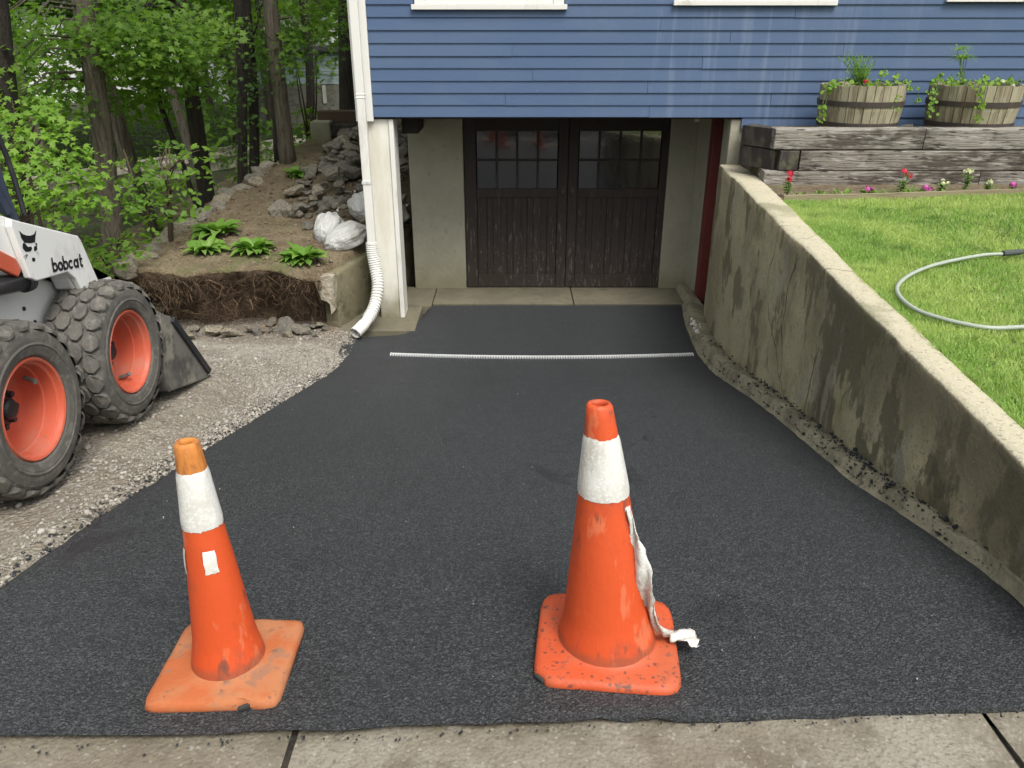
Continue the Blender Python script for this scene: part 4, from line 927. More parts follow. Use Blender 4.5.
# garden hose
hosem = mat('garden_hose', (.34, .38, .32), .5, [('noise', 14, .5, .7, (.30, .34, .28), I1, .6)])
hp = [(1002, 254), (980, 255.5), (942, 263), (919, 270.5), (904, 279), (897, 288), (901, 298), (915, 309), (936, 317), (964, 324), (991, 328), (1024, 327)]
H3 = [at_z(x, y, 1.705) for x, y in hp]; H3 += [Vector((2.9, 3.32, 1.705)), Vector((3.6, 3.7, 1.705)), Vector((4.1, 4.5, 1.705)), Vector((5.0, 5.0, 1.705)), Vector((6.5, 5.1, 1.705))]
hose = MB().tube(spline(H3, 8), .0105, 10).build('garden_hose', hosem, smooth=True); tag(hose, 'pale green garden hose lying in a loop on the lawn', 'hose')
q = [at_z(1030, 251, 1.708), at_z(1003, 253.6, 1.708)]; dd = q[1] - q[0]
MB().tube([q[0] - dd * 1.4, q[0], q[0] + dd * .35, q[0] + dd * .38, q[1]], [.012, .013, .013, .018, .017], 10).build('coupling', mat('dark_coupling', (.05, .06, .06), .5), hose)
# ------------------------------------------------------------------ plants
def leaf_blade(L, W, n=6, arch=.5, fold=.25, base=.15):
    vs = []; 
    for i in range(n + 1):
        t = i / n; w_ = W * (math.sin(math.pi * min(1, t * .97 + .03) ** .8) ** .9) * (1 if t < 1 else 0); y = L * t * (1 - .12 * arch * t); z = L * (base * t + arch * (t - t * t * 1.25))
        vs += [(-w_, y, z + w_ * fold), (0, y, z), (w_, y, z + w_ * fold)]
    fs = [(i * 3 + j, i * 3 + j + 1, i * 3 + j + 4, i * 3 + j + 3) for i in range(n) for j in (0, 1)]
    return vs, fs
def hosta(c, r, n, label, seed, m=None):
    root = empty('hosta', c); tag(root, label, 'hosta', 'leafy plants on the bank'); rr = random.Random(seed); mb = MB()
    for i in range(n):
        L = r * rr.uniform(.6, 1.05) * (1 - .25 * i / n); vs, fs = leaf_blade(L, L * rr.uniform(.19, .27), 6, rr.uniform(.3, .75), .3, rr.uniform(.05, .4) + .6 * (i / n) ** 2)
        a = 2 * math.pi * i * .382 + rr.uniform(-.3, .3); mt = Matrix.Rotation(a, 3, 'Z'); tl = Matrix.Rotation(rr.uniform(-.3, .3), 3, 'Y')
        mb.add([mt @ (tl @ Vector(v)) + mt @ Vector((0, r * .05, 0)) for v in vs], fs)
    mb.build('leaves', m or hostam, root, smooth=True, fix=False)
    s = MB()
    for i in range(8):
        a = rr.uniform(0, 6.3); s.tube([(0, 0, -.03), (.03 * math.cos(a), .03 * math.sin(a), r * .2)], .006, 5)
    s.build('stems', stemm, root); return root
def on_bank(px, py):
    r = ray(px, py); t = 6
    while t < 40 and CH + r[2] * t > bank_top(r[0] * t, r[1] * t): t += .02
    return Vector((r[0] * t, r[1] * t, bank_top(r[0] * t, r[1] * t)))
for (px, py, r, n, s, lb) in ((303, 262, .27, 30, 1, 'dense bright green hosta nearest the white sandbags'), (254, 253, .26, 26, 2, 'sprawling green hosta in the middle of the bank edge'), (207, 252, .25, 15, 3, 'thin pale green hosta at the left end of the bank edge'),
                          (218, 235, .30, 18, 4, 'tall broad hosta standing behind the others on the bank'), (298, 177, .24, 22, 5, 'small bright green plant at the foot of the bare tree trunk')):
    p = on_bank(px, py); hosta(p, r * 1.15, int(n * 2), lb, s)
# sprawling twig
def blossom(mb, c, r, rr, mi):
    for i in range(7):
        a = rr.uniform(0, 6.3); e = rr.uniform(-.4, 1.2); d = Vector((math.cos(a) * math.cos(e), math.sin(a) * math.cos(e), math.sin(e))) * r * .6
        t = d.cross(Vector((0, 0, 1))).normalized() * r * .45; u = d.cross(t).normalized() * r * .45; p = Vector(c) + d
        mb.add([p - t, p - u, p + t, p + u], [(0, 1, 2, 3)], mi)
petred = mat('red_petals', (.62, .03, .07), .6, transl=(.3, (1, 1, 1))); petpink = mat('pink_petals', (.62, .12, .42), .6, transl=(.3, (1, 1, 1))); petwhite = mat('cream_petals', (.72, .74, .45), .6, transl=(.3, (1, 1, 1)))
rr = random.Random(9)
FL = [(790, 174, .145, petred, 'red geranium by the left end of the timber wall'), (866, 190, .10, petpink, 'low magenta flower between the two red geraniums'), (904, 172, .155, petred, 'red geranium growing right of the low magenta flower'),
      (925, 189, .08, petpink, 'small pink flower just right of the second red geranium'), (943, 181, .13, petwhite, 'bushy cream flowering plant in the bed'), (969, 170, .17, petwhite, 'tallest pale flowering plant in the bed'),
      (990, 181, .12, petwhite, 'cream flower right of the tallest plant'), (1013, 185, .12, petpink, 'magenta flower at the right side of the bed')]
for (px, py, h, m, lb) in FL:
    yb = 6.42 + .0747 * (at_y(px, py, 6.6).x - 2.19) + .08; top = at_y(px, py, yb); root = empty('flowering_plant', (top.x, yb, 1.66)); tag(root, lb, 'flower', 'flowers in the bed below the timbers'); hh = max(.05, top.z - 1.66)
    s = MB(); lf = MB(); bl_ = MB()
    for i in range(5):
        a = rr.uniform(0, 6.3); q = .05 * rr.random(); tip = Vector((q * math.cos(a), q * math.sin(a), hh * rr.uniform(.6, 1))) if i else Vector((0, 0, hh))
        s.tube([(0, 0, -.02), tip * .5 + Vector((.01, 0, 0)), tip], .003, 5)
        if i < (2 if m is not petwhite else 5): blossom(bl_, tip, .042 if m is not petwhite else .026, rr, 0)
        for k in range(5):
            t = rr.uniform(.15, .85); vs, fs = leaf_blade(.05, .020, 3, .3); mt = Matrix.Rotation(rr.uniform(0, 6.3), 3, 'Z'); lf.add([mt @ Vector(v) + tip * t for v in vs], fs)
    s.build('stem', stemm, root); lf.build('leaves', hostam, root, fix=False); bl_.build('blossom', m, root, fix=False)
# bedding greens filling the row
mb = MB()
for i in range(420):
    x = rr.uniform(2.35, 6.5); y = 6.40 + .0747 * (x - 2.19) + rr.uniform(0, .22)
    if fbm(x, y, 1, 2.5) < -.05: continue
    vs, fs = leaf_blade(rr.uniform(.03, .07), .010, 3, .4, .2, rr.uniform(.2, 1.2)); mt = Matrix.Rotation(rr.uniform(0, 6.3), 3, 'Z'); mb.add([mt @ Vector(v) + Vector((x, y, 1.665)) for v in vs], fs)
tag(mb.build('bedding_greens', hostam, fix=False), 'low green seedlings along the flower bed', 'seedlings', kind='stuff')
# barrel plants
def disc_leaf(c, r, nrm, mb, rr):
    nrm = Vector(nrm).normalized(); a = nrm.cross(Vector((.3, .2, 1))).normalized(); b = nrm.cross(a); k = 7
    vs = [Vector(c) - nrm * r * .15] + [Vector(c) + (a * math.cos(2 * math.pi * i / k) + b * math.sin(2 * math.pi * i / k)) * r * rr.uniform(.9, 1.1) for i in range(k)]
    mb.add(vs, [(0, i + 1, (i + 1) % k + 1) for i in range(k)])
def barrel_plant(B, kind, label, seed):
    root = empty('potted_plant', (B.x, B.y, B.z + .365)); tag(root, label, 'plant'); rr = random.Random(seed); s = MB(); lf = MB(); fl = MB()
    def P_(px, py, dy): 
        p = at_y(px, py, B.y + dy); return p - Vector((B.x, B.y, B.z + .365))
    if kind == 1:
        for i in range(26):
            tip = P_(rr.gauss(857, 8), rr.uniform(53, 74), rr.uniform(-.1, .1)); b0 = Vector((rr.gauss(-.02, .03), rr.gauss(0, .03), 0))
            s.tube([b0, b0.lerp(tip, .5) + Vector((rr.gauss(0, .02), 0, .01)), tip], [.004, .003, .001], 4)
            for k in range(16):
                t = rr.uniform(.25, 1); q = b0.lerp(tip, t); vs, fs = leaf_blade(rr.uniform(.04, .075), .0035, 2, .2, 0, rr.uniform(.2, 1.3)); mt = Matrix.Rotation(rr.uniform(0, 6.3), 3, 'Z'); lf.add([mt @ Vector(v) + q for v in vs], fs)
        tr_ = [(889, 88, -.2), (897, 78, -.2), (884, 74, -.15), (905, 84, -.2), (912, 88, -.1), (918, 100, -.05), (826, 90, -.3), (822, 108, -.3), (823, 118, -.3), (835, 86, -.3), (898, 96, -.32), (896, 108, -.32), (893, 101, -.33)]
        fl_ = [(866, 82, -.3)]
    else:
        for i in range(5):
            tip = P_(rr.gauss(964, 3), rr.uniform(50, 62), rr.uniform(-.05, .05)); b0 = Vector((rr.gauss(-.09, .02), rr.gauss(0, .03), 0))
            s.tube([b0, b0.lerp(tip, .5) + Vector((-.02, 0, .01)), tip], [.005, .004, .003], 5)
            if i < 3:
                for k in range(22):
                    vs, fs = leaf_blade(rr.uniform(.10, .17), .006, 5, rr.uniform(.5, .9), .1, rr.uniform(-.1, .4)); mt = Matrix.Rotation(rr.uniform(0, 6.3), 3, 'Z'); lf.add([mt @ Vector(v) + tip for v in vs], fs)
        tr_ = [(934, 82, -.33), (940, 78, -.3), (950, 79, -.3), (980, 88, -.42), (981, 98, -.43), (980, 108, -.42), (979, 118, -.40), (985, 80, -.3), (1000, 82, -.2), (1012, 80, -.1), (1020, 84, 0), (931, 92, -.37), (933, 102, -.36), (932, 112, -.36), (960, 78, -.2), (1016, 96, -.1)]
        fl_ = [(1003, 82, -.25), (1013, 86, -.15)]
    for (px, py, dy) in tr_:
        q = P_(px, py, dy); s.tube([Vector((q.x * .8, q.y * .7, .0)), Vector((q.x * .97, q.y * .95, max(q.z, 0) + .05)), q], .0028, 4)
        for k in range(8): disc_leaf(q + Vector((rr.gauss(0, .022), rr.gauss(0, .015), rr.gauss(0, .022))), rr.uniform(.010, .020), (rr.gauss(0, .5), -1, rr.uniform(0, 1.4)), lf, rr)
    for k in range(90):
        a = rr.uniform(0, 6.3); q = .3 * math.sqrt(rr.random()); disc_leaf((q * math.cos(a), q * math.sin(a), rr.uniform(.02, .09)), rr.uniform(.012, .025), (rr.gauss(0, .6), rr.gauss(-.4, .5), 1), lf, rr)
    for (px, py, dy) in fl_: blossom(fl, P_(px, py, dy), .03, rr, 0)
    s.build('stems', stemm, root); lf.build('leaves', leafBright, root, fix=False); fl.build('blossom', petred if kind == 1 else petwhite, root, fix=False)
barrel_plant(B1, 1, 'tall feathery green plant with a red bloom in the left barrel', 3)
barrel_plant(B2, 2, 'thin stemmed umbrella topped plant with a trailing vine in the right barrel', 5)
# ------------------------------------------------------------------ rocks
rockmesh = []
for i in range(9):
    vs, fs = rock_proto(100 + i, 3, [.62, .8, .55, .7, .9][i % 5]); mb = MB(); mb.add(vs, fs); mb2 = bpy.data.meshes.new('rock'); mb2.from_pydata(mb.v, [], mb.f); mb2.materials.append(rockm)
    mb2.polygons.foreach_set('use_smooth', [False] * len(mb2.polygons)); rockmesh.append(mb2)
def rock(c, s, label, group, rr, rz=None, name='rock'):
    o = bpy.data.objects.new(name, rr.choice(rockmesh)); COL.objects.link(o); o.location = c; k = rr.uniform(.85, 1.2)
    o.scale = (s * k, s / k * rr.uniform(.75, 1.05), s * rr.uniform(.7, 1.0)); o.rotation_euler = (rr.uniform(-.35, .35), rr.uniform(-.35, .35), rr.uniform(0, 6.28)); tag(o, label, 'rock', group); return o
rr = random.Random(21)
big = [(300, 214, .17, 'flat grey stone at the lower left tip of the rubble heap'), (318, 200, .22, 'wide pale slab on the front of the rubble heap'), (345, 178, .28, 'big dark flat boulder on top of the rubble heap'), (322, 226, .13, 'tan pointed stone low on the rubble heap'), (334, 207, .18, 'brown stone above the sandbags'),
       (352, 165, .24, 'grey slab near the top of the rubble heap'), (336, 181, .16, 'mossy rounded stone beside the dark boulder'), (310, 228, .10, 'small brown stone at the foot of the rubble heap')]
placed = []
for (px, py, s, lb) in big:
    p = on_bank(px, py); h = .0; rock(p + Vector((0, 0, s * .35)), s, lb, None, rr); placed.append((p.x, p.y, s))
n = 0
while n < 270:
    y = rr.uniform(8.95, 13.2); x = rr.uniform(-3.0 - .0 * (y - 9), -1.32)
    lb_ = -1.75 - 1.2 * sstep(8.9, 9.6, y) + .18 * (y - 10) * 0
    if x < lb_ or (x > -1.30): continue
    s = min(.20, .04 + rr.expovariate(1 / .045)); core = sstep(-3.0, -2.2, x) * sstep(8.8, 9.8, y)
    z = bank_top(x, y) + core * .30 * rr.random() ** 1.2 + s * .3
    rock((x, y, z), s, 'grey and tan stone in the rubble heap beside the house', 'stones of the rubble heap', rr); n += 1
for i in range(44):
    x = rr.uniform(-3.9, -1.95); y = lip(x) + rr.uniform(-.30, .18); s = rr.choice([.03, .03, .04, .05, .07, .10, .13]) * rr.uniform(.7, 1.2)
    rock((x, y, .02 + s * .25 + yard(x, y)), s, 'loose stone lying at the foot of the dug bank', 'stones along the foot of the bank', rr)
for i in range(16):                                               # flagstones along the left rim of the bank
    y = 7.7 + i * .27; x = -3.95 + .09 * (y - 8) + .12 * nz(0, y, 5, 1.6) + rr.uniform(-.06, .06); s = rr.uniform(.12, .22)
    rock((x, y, bank_top(x + .12, y) + .0), s, 'rim stone along the left edge of the bank', 'rim stones of the bank', rr)
for (px, py, s, lb) in ((905, 125, .10, 'pale stone between the two barrels'), (933, 126, .07, 'small stone at the foot of the right barrel'), (1004, 125, .11, 'pale stone right of the right barrel'), (1018, 126, .08, 'stone at the right end of the terrace')):
    p = at_y(px, py, 7.42); rock((p.x, 7.36, 2.06 + s * .4), s, lb, None, rr)
# sandbags
def bag(c, d, rz, label, seed, tie):
    bm = bmesh.new(); bmesh.ops.create_icosphere(bm, subdivisions=4, radius=1)
    for v in bm.verts:
        p = v.co; t = max(0, (p.x - .35) / .65)
        pinch = 1 - .82 * sstep(.0, .72, t); q = Vector((p.x * (1 + .35 * t), p.y * pinch, p.z * pinch)); q.z = max(q.z, -.55) if t < .5 else q.z
        cr = .05 * mnoise.noise(Vector((q.x * 1.6 + seed, q.y * 5, q.z * 4))) + .03 * mnoise.noise(Vector((q.x * 5, q.y * 9 + seed, q.z * 7)))
        fold = .075 * math.sin(math.atan2(p.z, p.y) * 8 + seed + 2.5 * mnoise.noise(Vector((p.x * 2, p.y * 2, seed)))) * sstep(-.75, .4, p.x)
        v.co = Vector((q.x * d[0], q.y * d[1], q.z * d[2])) * (1 + cr * 1.6 + fold)
    me = bpy.data.meshes.new('sandbag'); bm.to_mesh(me); bm.free(); me.polygons.foreach_set('use_smooth', [True] * len(me.polygons))
    root = link_mesh('sandbag', me, bagm); root.location = c; root.rotation_euler = (0, tie, rz); tag(root, label, 'sandbag', 'white bags at the rubble heap'); 
    t_ = MB(); t_.tube([(d[0] * 1.02, -.03, 0), (d[0] * 1.08, .0, .03), (d[0] * 1.02, .035, 0), (d[0] * 1.08, .0, -.03)], .008, 6); t_.build('tie', twigm, root)
    return root
p = on_bank(330, 238); bag(p + Vector((0, .02, .10)), (.23, .17, .17), R(75), 'white sandbag at the left front, its gathered neck pointing up', 1, R(-35))
p = on_bank(352, 244); bag(p + Vector((-.03, -.06, .09)), (.28, .19, .15), R(25), 'white sandbag lying beside the downspout', 4, R(-18))
p = on_bank(358, 222); bag(p + Vector((.05, .1, .16)), (.22, .17, .16), R(120), 'crumpled white sandbag on the stones behind the downspout', 7, R(-30))
p = on_bank(402, 224); bag(Vector((-1.47, 9.3, .86)), (.22, .14, .11), R(20), 'white sandbag seen between the cream post and the pier', 9, R(-35))
# timbers and block at the back of the bank
p = at_y(345, 146, 13.6)
tb = empty('timber_steps', (p.x, 13.6, bank_top(p.x, 13.6))); tag(tb, 'dark brown timber step behind the rubble heap', 'step')
for k, (dz, dx, dy) in enumerate(((.12, .0, .25), (.32, -.02, .42))): b = MB(); b.box((dx, dy, dz), (.95, .26, .19)); b.build('timber', timberdark if k == 0 else mat('brown_timber', (.09, .06, .04), .9), tb, bevel=.01)
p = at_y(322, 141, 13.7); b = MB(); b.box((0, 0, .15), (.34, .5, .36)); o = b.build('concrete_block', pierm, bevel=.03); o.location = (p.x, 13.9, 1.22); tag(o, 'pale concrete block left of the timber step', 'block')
# ------------------------------------------------------------------ hanging roots on the cut face
rr = random.Random(31); mb = MB()
for i in range(1300):
    x = rr.uniform(-4.15, -2.0); z = rr.uniform(.03, .64) ** .9; y = lip(x) - .01 + .30 * sstep(.62, .1, z) * .9 + .09 * fbm(x, z * 3, 1, 3.5); p = Vector((x, y, z)); a = rr.gauss(-math.pi / 2, 1.7); L = rr.choice([.04, .06, .09, .12, .2, .26]); pts = [p]; d = Vector((math.cos(a), -rr.uniform(.1, 1.2), math.sin(a) - .2)).normalized()
    for k in range(4): d = (d + Vector((rr.gauss(0, .35), rr.gauss(-.05, .3), rr.gauss(-.16, .35)))).normalized(); pts.append(pts[-1] + d * L / 4)
    if min(q.z for q in pts) < .0 or fbm(x, z, 3, 4) < -.25: continue
    r0 = min(.010, .0010 + rr.expovariate(1 / .0012)); mb.tube(pts, [r0, r0 * .8, r0 * .6, r0 * .45, r0 * .3], 3, caps=False)
tag(mb.build('roots', rootm, fix=False), 'tangle of brown roots hanging from the cut face of the bank', 'roots', kind='stuff')
pts = []; sz = []
for i in range(3500):
    x = rr.uniform(-4.1, -1.9); f = rr.random(); 
    if f < .4: y = lip(x) + rr.uniform(.0, .36); z = .02; y -= .12
    else: y = lip(x) + rr.uniform(.1, 5); z = bank_top(x, y) + .006
    s = .004 + rr.expovariate(1 / .006); pts.append((x, y, z + s * .2)); sz.append(min(.03, s))
g = stones('soil_crumbs', pts, sz, mat('soil_clod', (.14, .095, .058), .97, [('island', 1, 0, 1, (.26, .21, .145), I1, .8)]), 12); tag(g, 'loose clods and wood chips on the earth bank', 'soil', kind='stuff')
# ------------------------------------------------------------------ woods
def maple_proto(fold=.18, droop=.0):
    ang = [(-150, .35), (-118, .62), (-88, .42), (-52, .95), (-25, .50), (0, 1.12), (25, .50), (52, .95), (88, .42), (118, .62), (150, .35)]
    vs = [(0, 0, 0)] + [(r * .5 * math.sin(R(a)), r * .5 * math.cos(R(a)) + .1, -abs(math.sin(R(a))) * r * fold * .5 - droop * r * r * .2) for a, r in ang] 
    return vs, [(0, i + 1, i + 2) for i in range(len(ang) - 1)]
mapleP = [maple_proto(.15, .1), maple_proto(-.2, .25), maple_proto(.35, .35)]
ovalP = [([(0, -.45, 0), (-.26, -.08, .05), (0, 0, -.03), (.26, -.08, .05), (-.2, .28, .0), (.2, .28, .0), (0, .55, -.08)], [(0, 1, 2), (0, 2, 3), (1, 4, 2), (2, 5, 3), (4, 6, 2), (2, 6, 5)]),
         ([(0, -.45, 0), (-.28, -.05, -.06), (0, 0, 0), (.28, -.05, -.06), (-.18, .3, -.1), (.18, .3, -.1), (0, .55, -.2)], [(0, 1, 2), (0, 2, 3), (1, 4, 2), (2, 5, 3), (4, 6, 2), (2, 6, 5)])]
def spray_leaves(sprays, per, size, rng, flat=.16, droop=.35):
    """sprays: (centre, radius, tilt vector) -> leaf centres, sizes, normals"""
    P = []; Nn = []; S = []
    for (c, r, tilt) in sprays:
        n = max(4, int(per * (r / .5) ** 2 * rng.uniform(.6, 1.3)))
        a = rng.uniform(0, 2 * np.pi, n); q = r * np.sqrt(rng.random(n)); el = rng.uniform(.65, 1.2); u = q * np.cos(a); v = q * np.sin(a) * el
        t = np.array(tilt); t = t / np.linalg.norm(t); e1 = np.cross([.3, .2, 1.], t); e1 /= np.linalg.norm(e1) + 1e-9; e2 = np.cross(t, e1)
        layer = rng.integers(-1, 2, n) * r * flat
        p = np.array(c) + u[:, None] * e1 + v[:, None] * e2 + (layer - droop * q * q / r + rng.normal(0, r * .04, n))[:, None] * t
        P.append(p); Nn.append(t * 1.0 + rng.normal(0, .38, (n, 3)) + (p - np.array(c)) * .25); S.append(size * rng.uniform(.6, 1.15, n))
    return np.concatenate(P), np.concatenate(Nn), np.concatenate(S)
def crown(name, sprays, per, size, m, protos, seed, parent, flat=.16, droop=.35):
    rng = np.random.default_rng(seed); P, Nn, S = spray_leaves(sprays, per, size, rng, flat, droop); X, Y, Z = frames(Nn, rng)
    return scatter_mesh(name, protos, P, S, X, Y, Z, m, parent, seed)
def tree(base, top, r0, r1, label, m, lm, sprays_spec, per, size, seed, protos=mapleP, limbs=7, extra=(), cat_='tree', name='maple_tree', bend=.15, group=None, zmin=1.6, wide=2.2, tilt=.35):
    """base/top: points of the trunk; crown sprays hang on limbs all round"""
    per = int(per * 1.2); size *= .84; sprays_spec = max(2, sprays_spec - 1)
    base = Vector(base); top = Vector(top); root = empty(name, base); tag(root, label, cat_, group); rr = random.Random(seed)
    pts = [base + (top - base) * t + Vector((bend * nz(t * 3, seed), bend * nz(t * 3, seed, 7), 0)) * (1 if t > 0 else 0) for t in [0, .03, .08, .18, .3, .45, .6, .75, .9, 1]]
    rad = [(r0 * 1.35, r0 * 1.15, r0 * 1.03, r0, r0 * .97, r0 * .9, r0 * .8, r0 * .65, r1 * 1.2, r1)[i] for i in range(10)]
    pts[0] = pts[0] - Vector((0, 0, .25))
    mb = MB(); mb.tube([p - base for p in pts], rad, 14)
    sprays = []
    for i in range(limbs):
        t = rr.uniform(.25, 1); k = min(8, int(t * 9)); s = base + (top - base) * t; a = rr.uniform(0, 6.28); L = wide * rr.uniform(.5, 1.1)
        e = s + Vector((math.cos(a) * L, math.sin(a) * L, L * rr.uniform(.0, .5))); mid = s.lerp(e, .5) + Vector((0, 0, .25))
        if max(s.z, e.z) < zmin: continue
        mb.tube([p - base for p in (s, mid, e)], [r0 * .3, r0 * .18, r0 * .05], 6)
        for q in range(sprays_spec):
            c = mid.lerp(e, rr.uniform(0, 1.25)) + Vector((rr.gauss(0, wide * .22), rr.gauss(0, wide * .22), rr.gauss(0, .3)))
            if c.z > zmin: sprays.append((tuple(c - base), rr.uniform(.3, .75), (rr.gauss(0, tilt), rr.gauss(-.3, tilt), 1)))
    for (c, r, t) in extra:
        c = Vector(c); sprays.append((tuple(c - base), r * 1.15, t)); s = base + (top - base) * min(1, max(.1, (c.z - base.z + .2) / (top.z - base.z)))
        mb.tube([s - base, (s.lerp(c, .6) + Vector((0, 0, .15))) - base, c - base], [r0 * .16, r0 * .09, .006], 5)
    mb.build('trunk', m, root, smooth=True)
    if sprays: crown('crown', sprays, per, size, lm, protos, seed, root)
    return root
def pole(px0, py0, px1, py1, Y, zb, ztop, dY=0):
    """base and top of a trunk that passes two surveyed points at distance Y"""
    a = at_y(px0, py0, Y); b = at_y(px1, py1, Y + dY); d = (b - a) / (b.z - a.z)
    return a + d * (zb - a.z), a + d * (ztop - a.z)
rr = random.Random(77)
def near_sprays(lst): return [(at_y(px + rr.gauss(0, 6) * k, py + rr.gauss(0, 6) * k, Y + .5 * k), r, (rr.gauss(0, .2), -.45 + rr.gauss(0, .2), 1)) for px, py, Y, r in lst for k in (0, 1)]
# the named trunks of the photograph
b, t = pole(112, 230, 82, 10, 9.6, .30, 10)
tree(b, t, .115, .06, 'thick grey brown trunk nearest the loader, leaning left', barkA, leafMid, 3, 75, .15, 1, limbs=3, zmin=3.2, wide=2.6,
     extra=near_sprays([(30, 25, 8.6, .5), (10, 60, 8.4, .5), (45, 95, 9, .5), (20, 100, 8.2, .45), (30, 70, 9.5, .5), (0, 20, 9, .6), (55, 40, 10, .5)]))
b, t = pole(288, 163, 272, 5, 12.2, 1.0, 12)
tree(b, t, .105, .055, 'straight bare trunk standing on the bank', barkA, leafMid, 3, 70, .16, 2, limbs=3, zmin=3.3, wide=2.4,
     extra=near_sprays([(306, 35, 12, .5), (325, 10, 12.2, .45), (255, 30, 13, .5), (262, 60, 13, .4)]))
b, t = pole(208, 205, 183, 40, 11.2, .35, 10)
tree(b, t, .105, .05, 'dark thick trunk behind the tall bushy sapling', barkB, leafMid, 4, 80, .15, 3, limbs=3, zmin=2.9, wide=2.6,
     extra=near_sprays([(110, 15, 9.5, .55), (140, 25, 9.2, .6), (165, 40, 9.4, .5), (125, 45, 9.4, .5), (180, 20, 9.8, .5), (150, 60, 10, .5), (120, 70, 10, .5), (190, 60, 10.4, .4), (145, 5, 9, .6), (100, 35, 9.8, .5), (170, 75, 10.2, .45), (205, 25, 10, .5), (135, 85, 10.3, .4)]))
b, t = pole(243, 182, 238, 10, 12.2, .55, 9)
tree(b, t, .07, .04, 'slim dark trunk with leafy ivy, left one of a pair', barkB, leafDark, 4, 70, .12, 4, limbs=8, zmin=2.0, wide=1.2, extra=near_sprays([(238, 120, 12.1, .3), (240, 60, 12, .4), (236, 150, 12, .25), (243, 90, 12, .3), (235, 30, 12, .4)]))
b, t = pole(254, 180, 246, 20, 12.6, .6, 9)
tree(b, t, .075, .04, 'slim dark trunk, right one of a pair near the bank', barkB, leafDark, 4, 70, .12, 5, limbs=8, zmin=2.0, wide=1.3)
b, t = pole(152, 225, 112, 90, 11.0, .3, 8)
tree(b, t, .08, .04, 'brown trunk leaning left between the two thickest trunks', barkA, leafMid, 3, 70, .15, 6, limbs=4, zmin=2.6, wide=2.2)
b, t = pole(176, 150, 152, 80, 10.6, .3, 6)
tree(b, t, .035, .02, 'thin blackish stem slanting up to the left', barkB, leafDark, 3, 60, .12, 7, limbs=5, zmin=2.6, wide=1.3)
b, t = pole(190, 150, 164, 70, 12.6, .3, 9)
tree(b, t, .07, .04, 'pale slender trunk slanting behind the dark thick trunk', barkC, leafMid, 3, 70, .14, 8, limbs=4, zmin=2.7, wide=2)
b, t = pole(8, 118, 2, 60, 8.2, .5, 9)
tree(b, t, .11, .06, 'dark trunk at the left edge above the loader', barkB, leafMid, 3, 70, .15, 9, limbs=3, zmin=3.0, wide=2.4)
b, t = pole(13, 50, 4, 20, 12.5, .3, 9)
tree(b, t, .07, .04, 'pale thin trunk high at the left edge', barkC, leafMid, 3, 70, .15, 10, limbs=4, zmin=2.8, wide=2.2)
b, t = pole(349, 128, 346, 10, 15.5, 1.0, 12)
tree(b, t, .14, .08, 'dark trunk just left of the white corner board', barkB, leafDark, 3, 60, .16, 11, limbs=6, zmin=4.0, wide=2.2)
b, t = pole(309, 112, 307, 75, 18, .9, 9)
tree(b, t, .09, .05, 'short looking trunk in front of the grey shed', barkB, leafDark, 3, 60, .16, 12, limbs=4, zmin=5.2, wide=2.2)
b, t = pole(275, 150, 262, 40, 16, .6, 8)
tree(b, t, .04, .02, 'thin stem left of the bare trunk on the bank', barkB, leafMid, 3, 60, .15, 13, limbs=5, zmin=2.3, wide=1.8)
b, t = pole(125, 160, 104, 60, 15.5, .3, 9)
tree(b, t, .09, .05, 'distant brown trunk between the first two thick trunks', barkA, leafMid, 3, 60, .16, 14, limbs=4, zmin=2.6, wide=2.4)
# saplings and shrubs of the foreground
def shrub(c, top, label, lm, specs, per, size, seed, protos=mapleP, name='sapling', stems=4, cat_='sapling', tiltv=(-.35, .25)):
    c = Vector(c); root = empty(name, c); tag(root, label, cat_); rr = random.Random(seed); mb = MB(); sp = []
    tops = []
    for i in range(stems):
        a = rr.uniform(0, 6.28); e = c + Vector((math.cos(a) * .25, math.sin(a) * .25, top)); tops.append(e); mb.tube([Vector((0, 0, -.15)), (e - c) * .5 + Vector((rr.gauss(0, .06), rr.gauss(0, .06), 0)), e - c], [.022, .016, .006], 6)
    for (px, py, Y, r) in specs:
        p = at_y(px, py, Y); q = min(tops, key=lambda e: (e - p).length); s = c.lerp(q, min(1, max(.15, (p.z - c.z) / top * .85))); mb.tube([s - c, (s.lerp(p, .5) + Vector((0, 0, .06))) - c, p - c], [.010, .007, .003], 5)
        sp.append((tuple(p - c), r, (rr.gauss(0, tiltv[1]), tiltv[0] + rr.gauss(0, tiltv[1]), 1)))
    mb.build('stem', twigm, root, smooth=True); crown('foliage', sp, per, size, lm, protos, seed, root, .10, .3)
    return root
rr = random.Random(5)
sp = [(8, 120, 7.4, .26), (35, 118, 7.3, .26), (62, 125, 7.4, .22), (20, 140, 7.2, .3), (55, 145, 7.1, .28), (85, 158, 7.2, .22), (8, 165, 7.0, .3), (40, 170, 6.9, .3), (72, 172, 7.0, .28), (96, 175, 7.0, .18), (20, 188, 6.9, .28), (52, 192, 6.8, .28), (80, 193, 6.9, .22), (35, 205, 6.9, .2), (62, 212, 6.9, .22), (0, 140, 7.3, .3), (-25, 130, 7.3, .35), (-30, 170, 7.1, .35), (90, 205, 7.0, .16), (12, 100, 7.6, .2), (50, 105, 7.6, .18)]
shrub((-4.7, 7.4, .2), 1.9, 'bright yellow green maple sapling behind the loader', leafBright, sp, 150, .115, 21)
